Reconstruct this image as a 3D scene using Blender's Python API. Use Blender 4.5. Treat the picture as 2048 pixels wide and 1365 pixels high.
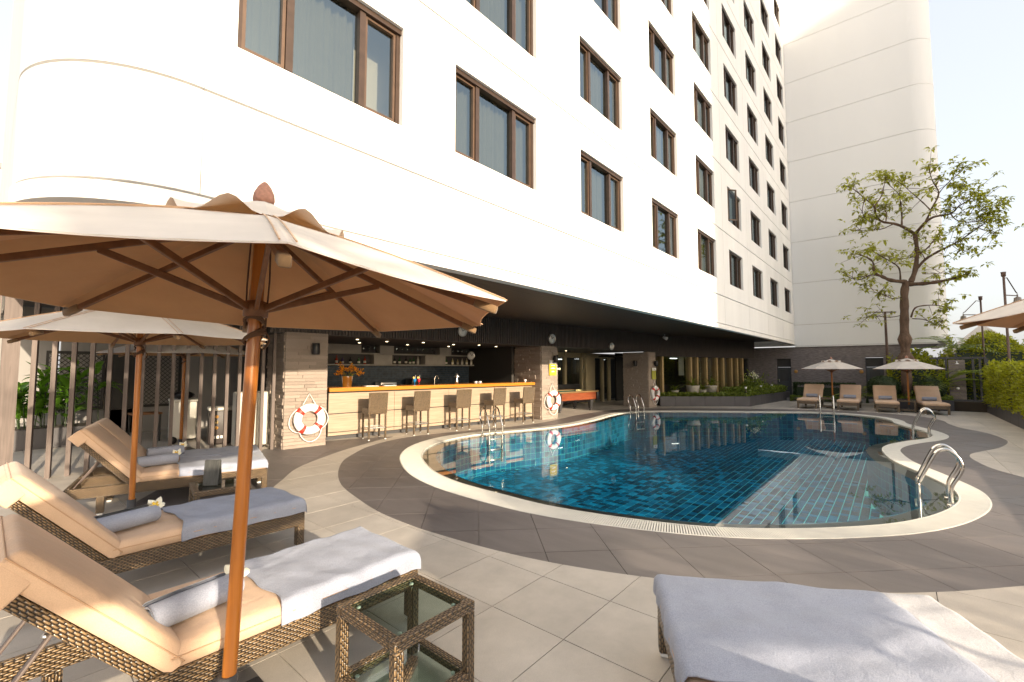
import bpy, bmesh, math, random
from mathutils import Vector, Matrix
from mathutils.geometry import delaunay_2d_cdt
R = math.radians
random.seed(7)
for o in list(bpy.data.objects): bpy.data.objects.remove(o)
scene = bpy.context.scene
COL = scene.collection

# ------------------------------------------------------------------ camera
CAM_H = 1.67; PITCH = 0.06186; YAW = 0.70381
fw = Vector((math.cos(YAW), math.sin(YAW), 0)); rt = Vector((math.sin(YAW), -math.cos(YAW), 0))
fwd = (fw*math.cos(PITCH) + Vector((0, 0, 1))*math.sin(PITCH)).normalized()
upv = (Vector((0, 0, 1))*math.cos(PITCH) - fw*math.sin(PITCH)).normalized()
cam = bpy.data.cameras.new('camera'); cam.lens = 15.75; cam.sensor_width = 36; cam.clip_start = .05; cam.clip_end = 3000
camo = bpy.data.objects.new('camera', cam); COL.objects.link(camo)
camo.matrix_world = Matrix(((rt.x, upv.x, -fwd.x, 0), (rt.y, upv.y, -fwd.y, 0), (rt.z, upv.z, -fwd.z, CAM_H), (0, 0, 0, 1)))
scene.camera = camo
# ------------------------------------------------------------------ sky and sun
SUN_EL = R(14.5); LX, LY = .170, .9854          # light travels towards +Y and a little +X
world = bpy.data.worlds.new('World'); scene.world = world; world.use_nodes = True
wn = world.node_tree.nodes; wl = world.node_tree.links
sky = wn.new('ShaderNodeTexSky'); sky.sky_type = 'NISHITA'; sky.sun_disc = False
sky.sun_elevation = SUN_EL; sky.sun_rotation = math.atan2(-LX, -LY) % (2*math.pi)
sky.altitude = 0; sky.air_density = 1.0; sky.dust_density = 5.0; sky.ozone_density = 1.0
bg = wn['Background']; bg.inputs['Strength'].default_value = 0.15
hs = wn.new('ShaderNodeHueSaturation'); hs.inputs['Saturation'].default_value = .8      # hazy, milky air
hz = wn.new('ShaderNodeMix'); hz.data_type = 'RGBA'; hz.inputs['Factor'].default_value = .40; hz.inputs['B'].default_value = (4.7, 4.7, 4.8, 1)
wl.new(sky.outputs[0], hs.inputs['Color']); wl.new(hs.outputs[0], hz.inputs['A']); wl.new(hz.outputs['Result'], bg.inputs['Color'])
sun = bpy.data.lights.new('sun', 'SUN'); sun.energy = 3.8; sun.angle = R(.6); sun.color = (1.0, .84, .63)
suno = bpy.data.objects.new('sun', sun); COL.objects.link(suno)
ld = Vector((LX*math.cos(SUN_EL), LY*math.cos(SUN_EL), -math.sin(SUN_EL)))
suno.rotation_euler = ld.to_track_quat('-Z', 'Y').to_euler(); suno.location = (-6, -30, 20)
scene.view_settings.view_transform = 'Standard'; scene.view_settings.look = 'None'
scene.view_settings.exposure = 1.2; scene.view_settings.gamma = 1.0; scene.view_settings.use_curve_mapping = False

# ------------------------------------------------------------------ materials
def nodes(name):
    m = bpy.data.materials.new(name); m.use_nodes = True
    nt = m.node_tree; return m, nt, nt.nodes, nt.links, nt.nodes['Principled BSDF']
def mk(name, col, rough=.6, metal=0., spec=.5, noise=None, bump=None, var=0., coat=0., emit=None, coords='Object'):
    """noise=(scale, amount[, stretch xyz]); bump=(scale, strength, dist)"""
    m, nt, N, L, P = nodes(name)
    P.inputs['Roughness'].default_value = rough; P.inputs['Metallic'].default_value = metal
    P.inputs['Specular IOR Level'].default_value = spec; P.inputs['Coat Weight'].default_value = coat
    c = (*col, 1); P.inputs['Base Color'].default_value = c
    tc = N.new('ShaderNodeTexCoord'); out = None
    if noise or var:
        last = None
        rgb = N.new('ShaderNodeRGB'); rgb.outputs[0].default_value = c; last = rgb.outputs[0]
        if noise:
            mp = N.new('ShaderNodeMapping')
            if len(noise) > 2: mp.inputs['Scale'].default_value = noise[2]
            L.new(tc.outputs[coords], mp.inputs[0])
            nz = N.new('ShaderNodeTexNoise'); nz.inputs['Scale'].default_value = noise[0]; nz.inputs['Detail'].default_value = 6
            L.new(mp.outputs[0], nz.inputs['Vector'])
            mr = N.new('ShaderNodeMapRange'); mr.inputs['From Min'].default_value = .25; mr.inputs['From Max'].default_value = .75
            mr.inputs['To Min'].default_value = 1-noise[1]; mr.inputs['To Max'].default_value = 1+noise[1]
            L.new(nz.outputs['Fac'], mr.inputs[0])
            mx = N.new('ShaderNodeVectorMath'); mx.operation = 'SCALE'; L.new(last, mx.inputs[0]); L.new(mr.outputs[0], mx.inputs['Scale']); last = mx.outputs[0]
        if var:
            oi = N.new('ShaderNodeObjectInfo'); mr = N.new('ShaderNodeMapRange')
            mr.inputs['To Min'].default_value = 1-var; mr.inputs['To Max'].default_value = 1+var; L.new(oi.outputs['Random'], mr.inputs[0])
            mx = N.new('ShaderNodeVectorMath'); mx.operation = 'SCALE'; L.new(last, mx.inputs[0]); L.new(mr.outputs[0], mx.inputs['Scale']); last = mx.outputs[0]
        L.new(last, P.inputs['Base Color'])
    if bump:
        nz = N.new('ShaderNodeTexNoise'); nz.inputs['Scale'].default_value = bump[0]; nz.inputs['Detail'].default_value = 5
        L.new(tc.outputs[coords], nz.inputs['Vector'])
        b = N.new('ShaderNodeBump'); b.inputs['Strength'].default_value = bump[1]; b.inputs['Distance'].default_value = bump[2] if len(bump) > 2 else .01
        L.new(nz.outputs['Fac'], b.inputs['Height']); L.new(b.outputs[0], P.inputs['Normal'])
    if emit:
        P.inputs['Emission Color'].default_value = (*emit[0], 1); P.inputs['Emission Strength'].default_value = emit[1]
    return m
def math_node(N, L, op, a, b=None):
    n = N.new('ShaderNodeMath'); n.operation = op
    if hasattr(a, 'links'): L.new(a, n.inputs[0])
    else: n.inputs[0].default_value = a
    if b is not None:
        if hasattr(b, 'links'): L.new(b, n.inputs[1])
        else: n.inputs[1].default_value = b
    return n.outputs[0]
def tile_mat(name, col, size, rot, var, mott, rough, off=(0, 0), bump=.15, grain=None):
    """paving: colour varies from tile to tile and mottles inside each tile; position is in the deck's own metres"""
    m, nt, N, L, P = nodes(name)
    P.inputs['Roughness'].default_value = rough
    g = N.new('ShaderNodeNewGeometry'); mp = N.new('ShaderNodeMapping'); mp.vector_type = 'TEXTURE'
    mp.inputs['Location'].default_value = (off[0], off[1], 0)
    mp.inputs['Rotation'].default_value = (0, 0, rot); mp.inputs['Scale'].default_value = (size, size, size); L.new(g.outputs['Position'], mp.inputs[0])
    fl = N.new('ShaderNodeVectorMath'); fl.operation = 'FLOOR'; L.new(mp.outputs[0], fl.inputs[0])
    wn_ = N.new('ShaderNodeTexWhiteNoise'); wn_.noise_dimensions = '2D'; L.new(fl.outputs[0], wn_.inputs['Vector'])
    mr = N.new('ShaderNodeMapRange'); mr.inputs['To Min'].default_value = 1-var; mr.inputs['To Max'].default_value = 1+var; L.new(wn_.outputs['Value'], mr.inputs[0])
    mp2 = N.new('ShaderNodeMapping'); L.new(g.outputs['Position'], mp2.inputs[0])
    if grain: mp2.inputs['Rotation'].default_value = (0, 0, rot); mp2.inputs['Scale'].default_value = grain
    nz = N.new('ShaderNodeTexNoise'); nz.inputs['Scale'].default_value = 2.2; nz.inputs['Detail'].default_value = 9; nz.inputs['Roughness'].default_value = .65; L.new(mp2.outputs[0], nz.inputs['Vector'])
    mr2 = N.new('ShaderNodeMapRange'); mr2.inputs['From Min'].default_value = .3; mr2.inputs['From Max'].default_value = .7
    mr2.inputs['To Min'].default_value = 1-mott; mr2.inputs['To Max'].default_value = 1+mott; L.new(nz.outputs['Fac'], mr2.inputs[0])
    sp = N.new('ShaderNodeTexNoise'); sp.inputs['Scale'].default_value = 180; sp.inputs['Detail'].default_value = 2; L.new(g.outputs['Position'], sp.inputs['Vector'])
    mr3 = N.new('ShaderNodeMapRange'); mr3.inputs['From Min'].default_value = .3; mr3.inputs['From Max'].default_value = .7; mr3.inputs['To Min'].default_value = .9; mr3.inputs['To Max'].default_value = 1.1; L.new(sp.outputs['Fac'], mr3.inputs[0])
    st = N.new('ShaderNodeTexNoise'); st.inputs['Scale'].default_value = .55; st.inputs['Detail'].default_value = 6; st.inputs['Roughness'].default_value = .7; L.new(g.outputs['Position'], st.inputs['Vector'])
    mr4 = N.new('ShaderNodeMapRange'); mr4.inputs['From Min'].default_value = .35; mr4.inputs['From Max'].default_value = .65; mr4.inputs['To Min'].default_value = .86; mr4.inputs['To Max'].default_value = 1.08; L.new(st.outputs['Fac'], mr4.inputs[0])
    mr5 = N.new('ShaderNodeMapRange'); mr5.inputs['From Min'].default_value = .3; mr5.inputs['From Max'].default_value = .7; mr5.inputs['To Min'].default_value = rough-.16; mr5.inputs['To Max'].default_value = rough+.12; L.new(st.outputs['Fac'], mr5.inputs[0]); L.new(mr5.outputs[0], P.inputs['Roughness'])
    k = math_node(N, L, 'MULTIPLY', math_node(N, L, 'MULTIPLY', math_node(N, L, 'MULTIPLY', mr.outputs[0], mr2.outputs[0]), mr3.outputs[0]), mr4.outputs[0])
    rgb = N.new('ShaderNodeRGB'); rgb.outputs[0].default_value = (*col, 1)
    mx = N.new('ShaderNodeVectorMath'); mx.operation = 'SCALE'; L.new(rgb.outputs[0], mx.inputs[0]); L.new(k, mx.inputs['Scale'])
    L.new(mx.outputs[0], P.inputs['Base Color'])
    b = N.new('ShaderNodeBump'); b.inputs['Strength'].default_value = bump; b.inputs['Distance'].default_value = .004
    L.new(sp.outputs['Fac'], b.inputs['Height']); L.new(b.outputs[0], P.inputs['Normal'])
    return m
def rattan_mat(name, dark, light, w=.034, h=.0115):
    """woven strands: rounded bumps laid in half-bond rows along the longer side of each face"""
    m, nt, N, L, P = nodes(name)
    tc = N.new('ShaderNodeTexCoord'); sx = N.new('ShaderNodeSeparateXYZ'); L.new(tc.outputs['UV'], sx.inputs[0])
    wob = N.new('ShaderNodeTexNoise'); wob.inputs['Scale'].default_value = 30; L.new(tc.outputs['UV'], wob.inputs['Vector'])
    wb = math_node(N, L, 'MULTIPLY', math_node(N, L, 'SUBTRACT', wob.outputs['Fac'], .5), .35)
    v = math_node(N, L, 'ADD', math_node(N, L, 'DIVIDE', sx.outputs['Y'], h), wb); row = math_node(N, L, 'FLOOR', v)
    u = math_node(N, L, 'ADD', math_node(N, L, 'ADD', math_node(N, L, 'DIVIDE', sx.outputs['X'], w), math_node(N, L, 'MULTIPLY', row, .5)), wb)
    su = math_node(N, L, 'POWER', math_node(N, L, 'SINE', math_node(N, L, 'MULTIPLY', math_node(N, L, 'FRACT', u), math.pi)), .55)
    sv = math_node(N, L, 'POWER', math_node(N, L, 'SINE', math_node(N, L, 'MULTIPLY', math_node(N, L, 'FRACT', v), math.pi)), .7)
    hgt = math_node(N, L, 'MULTIPLY', su, sv)
    cv = N.new('ShaderNodeCombineXYZ'); L.new(math_node(N, L, 'FLOOR', u), cv.inputs[0]); L.new(row, cv.inputs[1])
    wn_ = N.new('ShaderNodeTexWhiteNoise'); L.new(cv.outputs[0], wn_.inputs['Vector'])
    rp_ = N.new('ShaderNodeValToRGB'); e = rp_.color_ramp.elements; e[0].position = .25; e[0].color = (*dark, 1); e[1].position = .95; e[1].color = (*light, 1)
    L.new(hgt, rp_.inputs[0]); mr = N.new('ShaderNodeMapRange'); mr.inputs['To Min'].default_value = .7; mr.inputs['To Max'].default_value = 1.25; L.new(wn_.outputs['Value'], mr.inputs[0])
    mx = N.new('ShaderNodeVectorMath'); mx.operation = 'SCALE'; L.new(rp_.outputs[0], mx.inputs[0]); L.new(mr.outputs[0], mx.inputs['Scale']); L.new(mx.outputs[0], P.inputs['Base Color'])
    P.inputs['Roughness'].default_value = .3; P.inputs['Specular IOR Level'].default_value = .7
    b = N.new('ShaderNodeBump'); b.inputs['Strength'].default_value = 1.0; b.inputs['Distance'].default_value = .006; L.new(hgt, b.inputs['Height']); L.new(b.outputs[0], P.inputs['Normal'])
    return m
def wood_mat(name, c1, c2, rough=.4, scale=(30, 30, 1.6), coat=.2):
    m, nt, N, L, P = nodes(name)
    tc = N.new('ShaderNodeTexCoord'); mp = N.new('ShaderNodeMapping'); mp.inputs['Scale'].default_value = scale; L.new(tc.outputs['Object'], mp.inputs[0])
    nz = N.new('ShaderNodeTexNoise'); nz.inputs['Scale'].default_value = 1.0; nz.inputs['Detail'].default_value = 7; nz.inputs['Distortion'].default_value = .6; L.new(mp.outputs[0], nz.inputs['Vector'])
    cr = N.new('ShaderNodeValToRGB'); cr.color_ramp.elements[0].position = .3; cr.color_ramp.elements[1].position = .72
    cr.color_ramp.elements[0].color = (*c1, 1); cr.color_ramp.elements[1].color = (*c2, 1); L.new(nz.outputs['Fac'], cr.inputs[0])
    L.new(cr.outputs[0], P.inputs['Base Color']); P.inputs['Roughness'].default_value = rough; P.inputs['Coat Weight'].default_value = coat
    b = N.new('ShaderNodeBump'); b.inputs['Strength'].default_value = .15; b.inputs['Distance'].default_value = .003; L.new(nz.outputs['Fac'], b.inputs['Height']); L.new(b.outputs[0], P.inputs['Normal'])
    return m
def cloth_mat(name, col, trans=None, tw=.0, weave=600, bstr=.25, mott=.06, speck=0., wrk=.25):
    m, nt, N, L, P = nodes(name)
    tc = N.new('ShaderNodeTexCoord'); rgb = N.new('ShaderNodeRGB'); rgb.outputs[0].default_value = (*col, 1)
    nz = N.new('ShaderNodeTexNoise'); nz.inputs['Scale'].default_value = 5; nz.inputs['Detail'].default_value = 8; L.new(tc.outputs['Object'], nz.inputs['Vector'])
    mr = N.new('ShaderNodeMapRange'); mr.inputs['From Min'].default_value = .3; mr.inputs['From Max'].default_value = .7; mr.inputs['To Min'].default_value = 1-mott; mr.inputs['To Max'].default_value = 1+mott; L.new(nz.outputs['Fac'], mr.inputs[0])
    mx = N.new('ShaderNodeVectorMath'); mx.operation = 'SCALE'; L.new(rgb.outputs[0], mx.inputs[0]); L.new(mr.outputs[0], mx.inputs['Scale'])
    if speck:
        sk = N.new('ShaderNodeTexNoise'); sk.inputs['Scale'].default_value = weave; sk.inputs['Detail'].default_value = 1; L.new(tc.outputs['Object'], sk.inputs['Vector'])
        ms_ = N.new('ShaderNodeMapRange'); ms_.inputs['From Min'].default_value = .35; ms_.inputs['From Max'].default_value = .65; ms_.inputs['To Min'].default_value = 1-speck; ms_.inputs['To Max'].default_value = 1+speck; L.new(sk.outputs['Fac'], ms_.inputs[0])
        m2 = N.new('ShaderNodeVectorMath'); m2.operation = 'SCALE'; L.new(mx.outputs[0], m2.inputs[0]); L.new(ms_.outputs[0], m2.inputs['Scale']); mx = m2
    L.new(mx.outputs[0], P.inputs['Base Color']); P.inputs['Roughness'].default_value = .85; P.inputs['Specular IOR Level'].default_value = .2; P.inputs['Sheen Weight'].default_value = .15
    w = N.new('ShaderNodeTexNoise'); w.inputs['Scale'].default_value = weave; w.inputs['Detail'].default_value = 2; L.new(tc.outputs['Object'], w.inputs['Vector'])
    w2 = N.new('ShaderNodeTexNoise'); w2.inputs['Scale'].default_value = 9; w2.inputs['Detail'].default_value = 3; L.new(tc.outputs['Object'], w2.inputs['Vector'])
    b = N.new('ShaderNodeBump'); b.inputs['Strength'].default_value = bstr; b.inputs['Distance'].default_value = .003; L.new(w.outputs['Fac'], b.inputs['Height'])
    b2 = N.new('ShaderNodeBump'); b2.inputs['Strength'].default_value = wrk; b2.inputs['Distance'].default_value = .02; L.new(w2.outputs['Fac'], b2.inputs['Height']); L.new(b.outputs[0], b2.inputs['Normal'])
    L.new(b2.outputs[0], P.inputs['Normal'])
    if trans:
        t = N.new('ShaderNodeBsdfTranslucent'); t.inputs[0].default_value = (*trans, 1)
        ms = N.new('ShaderNodeMixShader'); ms.inputs[0].default_value = tw
        L.new(P.outputs[0], ms.inputs[1]); L.new(t.outputs[0], ms.inputs[2]); L.new(ms.outputs[0], N['Material Output'].inputs[0])
    return m
def leaf_mat(name, col, tr=.35, rough=.45):
    m, nt, N, L, P = nodes(name)
    g = N.new('ShaderNodeNewGeometry'); mr = N.new('ShaderNodeMapRange'); mr.inputs['To Min'].default_value = .6; mr.inputs['To Max'].default_value = 1.4; L.new(g.outputs['Random Per Island'], mr.inputs[0])
    rgb = N.new('ShaderNodeRGB'); rgb.outputs[0].default_value = (*col, 1)
    mx = N.new('ShaderNodeVectorMath'); mx.operation = 'SCALE'; L.new(rgb.outputs[0], mx.inputs[0]); L.new(mr.outputs[0], mx.inputs['Scale']); L.new(mx.outputs[0], P.inputs['Base Color'])
    P.inputs['Roughness'].default_value = rough
    t = N.new('ShaderNodeBsdfTranslucent'); sc = N.new('ShaderNodeVectorMath'); sc.operation = 'MULTIPLY'; sc.inputs[1].default_value = (1.7, 1.6, .7); L.new(mx.outputs[0], sc.inputs[0]); L.new(sc.outputs[0], t.inputs[0])
    ms = N.new('ShaderNodeMixShader'); ms.inputs[0].default_value = tr; L.new(P.outputs[0], ms.inputs[1]); L.new(t.outputs[0], ms.inputs[2]); L.new(ms.outputs[0], N['Material Output'].inputs[0])
    return m
def glass_mat(name, tint, refl=.1, ior=1.5, gcol=(1, 1, 1), bump=None):
    m, nt, N, L, P = nodes(name); N.remove(P)
    tr = N.new('ShaderNodeBsdfTransparent'); tr.inputs[0].default_value = (*tint, 1)
    gl = N.new('ShaderNodeBsdfGlossy'); gl.inputs['Color'].default_value = (*gcol, 1); gl.inputs['Roughness'].default_value = .0
    fr = N.new('ShaderNodeFresnel'); fr.inputs[0].default_value = ior
    gb = N.new('ShaderNodeNewGeometry')
    f = math_node(N, L, 'ADD', math_node(N, L, 'MULTIPLY', math_node(N, L, 'MULTIPLY', fr.outputs[0], math_node(N, L, 'SUBTRACT', 1.0, gb.outputs['Backfacing'])), 1-refl), refl)
    ms = N.new('ShaderNodeMixShader'); L.new(f, ms.inputs[0]); L.new(tr.outputs[0], ms.inputs[1]); L.new(gl.outputs[0], ms.inputs[2]); L.new(ms.outputs[0], N['Material Output'].inputs[0])
    if bump:
        g = N.new('ShaderNodeNewGeometry'); nz = N.new('ShaderNodeTexNoise'); nz.inputs['Scale'].default_value = bump[0]; nz.inputs['Detail'].default_value = 2.5; L.new(g.outputs['Position'], nz.inputs['Vector'])
        b = N.new('ShaderNodeBump'); b.inputs['Strength'].default_value = bump[1]; b.inputs['Distance'].default_value = bump[2]; L.new(nz.outputs['Fac'], b.inputs['Height'])
        L.new(b.outputs[0], gl.inputs['Normal']); L.new(b.outputs[0], fr.inputs['Normal'])
    return m
M = {}
M['wall'] = mk('white_render', (.80, .79, .77), .75, noise=(1.3, .06, (1, 1, .12)), bump=(60, .15, .004), var=.02, coords='Object')
M['tower'] = mk('tower_render', (.80, .79, .77), .75, noise=(.5, .03, (1, 1, .2)), bump=(60, .08, .003))
M['backing'] = mk('groove_backing', (.42, .36, .28), .8)
M['lipw'] = mk('lip_render', (.80, .78, .75), .7, noise=(2, .04))
M['bronze'] = mk('bronze_frame', (.06, .037, .026), .38, .35, noise=(8, .2))
M['bronze_pale'] = mk('bronze_sash', (.10, .06, .038), .4, .25, noise=(8, .2))  # sash colour, a paler bronze than the frames
M['curtain'] = cloth_mat('curtain', (.095, .085, .055), weave=200)
M['pane'] = glass_mat('window_glass', (.62, .66, .64), .15, 1.5, (.72, .90, 1.0), bump=(.45, .02, .05))
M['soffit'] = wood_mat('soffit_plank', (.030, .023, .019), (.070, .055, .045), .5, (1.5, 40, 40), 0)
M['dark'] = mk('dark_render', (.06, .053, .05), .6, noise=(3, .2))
M['fascia'] = wood_mat('fascia_batten', (.042, .033, .030), (.085, .068, .060), .55, (40, 40, 2), 0)
M['stone'] = mk('ledger_stone', (.30, .245, .205), .85, noise=(14, .22, (1, 1, 3)), bump=(45, .5, .01), var=.13, coords='Object')
M['stoneb'] = mk('tower_stone', (.21, .18, .172), .85, noise=(5, .35, (1, 1, 5)), bump=(30, .6, .015))
M['beige'] = tile_mat('beige_paving', (.475, .43, .375), .6, 0, .05, .08, .62, off=(0, .42), bump=.2)
M['darkpave'] = tile_mat('dark_paving', (.150, .132, .126), .6, R(45), .06, .12, .55, bump=.25, grain=(3, .5, 1))
M['joint'] = mk('joint', (.20, .18, .16), .9)
M['cream'] = mk('cream_grate', (.66, .64, .58), .5, noise=(6, .06))
M['channel'] = mk('channel', (.05, .05, .048), .8)
M['lip'] = mk('pool_lip_stone', (.022, .018, .016), .35, noise=(12, .3))
M['ptile'] = [mk('pool_tile_%d' % i, c, .18, spec=.6, noise=(6, .12)) for i, c in enumerate([(.004, .075, .15), (.005, .135, .26), (.007, .21, .38), (.003, .042, .085)])]
M['grout'] = mk('pool_grout', (.14, .72, .70), .6)
M['water'] = glass_mat('water', (.86, .97, .985), .0, 1.333, bump=(1.6, .03, .02))
M['steel'] = mk('polished_steel', (.72, .69, .64), .12, 1.0)
M['bsteel'] = mk('brushed_steel', (.62, .60, .57), .3, 1.0)
M['rattan'] = rattan_mat('rattan', (.010, .0065, .004), (.25, .165, .085))
M['cushion'] = cloth_mat('tan_cushion', (.61, .425, .29), weave=260, bstr=.3, mott=.07, speck=.05, wrk=.6)
M['piping'] = cloth_mat('tan_piping', (.52, .33, .20))
M['towel'] = cloth_mat('grey_blue_towel', (.30, .325, .40), weave=190, bstr=.8, mott=.09, speck=.1, wrk=.5)
M['towel2'] = cloth_mat('pale_towel', (.50, .49, .50), weave=190, bstr=.8, mott=.08, speck=.1, wrk=.5)
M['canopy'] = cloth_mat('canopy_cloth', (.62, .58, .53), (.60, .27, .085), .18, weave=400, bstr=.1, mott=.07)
M['shade_layer'] = cloth_mat('canopy_shade_layer', (.52, .31, .15), (.60, .27, .07), .25, weave=400, bstr=.1)  # underside's dim, warm shade put into the colour; the cloth has one tone
M['pole'] = wood_mat('umbrella_pole', (.27, .085, .010), (.44, .155, .020), .33, (40, 40, 2.0), .4)
M['rib'] = wood_mat('umbrella_rib', (.12, .048, .016), (.20, .085, .03), .5, (20, 20, 20), 0)
M['rope'] = mk('rope', (.10, .055, .03), .9, bump=(300, .5, .003))
M['finial'] = mk('finial', (.30, .15, .105), .7, noise=(60, .25))
M['pocket'] = cloth_mat('rib_pocket', (.20, .125, .065))
M['fence'] = wood_mat('fence_slat', (.085, .062, .053), (.14, .105, .09), .6, (40, 40, 2), 0)
M['tableglass'] = glass_mat('table_glass', (.80, .88, .84), .04, 1.5)
M['whiteplastic'] = mk('white_plastic', (.75, .74, .71), .4)
M['barwood'] = wood_mat('bar_front', (.29, .215, .15), (.40, .31, .225), .45, (1.5, 30, 30), .1)
M['bartop'] = wood_mat('bar_top', (.42, .15, .018), (.55, .22, .03), .25, (1.5, 25, 25), .4)
M['concrete'] = mk('concrete_panel', (.38, .35, .31), .7, noise=(4, .12))
M['bluetile'] = mk('blue_brick_tile', (.035, .05, .07), .25, noise=(9, .35), var=.2)
M['black'] = mk('black_paint', (.012, .012, .013), .35)
M['charcoal'] = mk('charcoal', (.045, .043, .044), .55, noise=(4, .15))
M['planter'] = mk('planter_stone', (.062, .058, .062), .5, noise=(3, .12), bump=(40, .2, .004))
M['grey'] = mk('grey_render', (.24, .23, .22), .75, noise=(1.5, .06))
M['white'] = mk('white_gloss', (.80, .79, .77), .35)
M['red'] = mk('red_tape', (.62, .035, .02), .5)
M['yellow'] = mk('yellow_print', (.62, .47, .03), .5)
M['green'] = mk('table_cloth_green', (.03, .20, .13), .9)
M['redwood'] = wood_mat('table_veneer', (.16, .035, .012), (.27, .075, .028), .3, (2, 20, 20), .3)
M['gold'] = mk('gold_fin', (.43, .31, .145), .45, .2, noise=(4, .1))
M['creamwall'] = mk('cream_wall', (.40, .33, .20), .6, noise=(3, .08))
M['darkglass'] = glass_mat('lounge_glass', (.55, .58, .55), .06, 1.5)
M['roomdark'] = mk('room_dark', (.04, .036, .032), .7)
M['blind'] = mk('roller_blind', (.62, .62, .60), .7)
M['lampwarm'] = mk('downlight', (1, .85, .6), .5, emit=((1.0, .78, .45), 4))
M['tubelight'] = mk('tube_light', (1, 1, 1), .5, emit=((.95, 1.0, .97), 3.0))
M['bark'] = mk('bark', (.115, .07, .045), .9, noise=(9, .4, (1, 1, .35)), bump=(16, .9, .05))
M['leaf_tree'] = leaf_mat('tree_leaf', (.30, .32, .055), .45)
M['leaf_hedge'] = leaf_mat('hedge_leaf', (.29, .31, .02), .45)
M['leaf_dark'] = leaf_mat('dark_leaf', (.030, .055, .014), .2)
M['leaf_mid'] = leaf_mat('mid_leaf', (.16, .21, .03), .35)
M['leaf_broad'] = leaf_mat('broad_leaf', (.10, .22, .022), .4, .3)
M['soil'] = mk('soil', (.04, .03, .02), .95)
M['petal_w'] = leaf_mat('white_petal', (.80, .80, .72), .2)
M['petal_y'] = mk('yellow_petal', (.75, .50, .04), .6)
M['orchid'] = leaf_mat('orange_flower', (.85, .40, .015), .25)
M['lampmetal'] = mk('lamp_metal', (.10, .06, .045), .5, .3, noise=(10, .2))
M['lampshade'] = mk('lamp_shade', (.25, .21, .17), .45, .4)
M['menu'] = wood_mat('menu_board', (.03, .032, .03), (.075, .075, .07), .6, (60, 60, 6), 0)
M['box'] = mk('carton_dark', (.035, .025, .022), .5)
M['acbox'] = mk('ac_plastic', (.58, .56, .50), .5)
M['pot'] = mk('pot_stone', (.45, .41, .35), .8, noise=(8, .15))
M['door'] = mk('door_grey', (.055, .06, .062), .5)
M['amber'] = mk('amber_badge', (.45, .22, .05), .4)
M['ground'] = mk('ground', (.20, .19, .18), .9, noise=(.05, .2))

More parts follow.
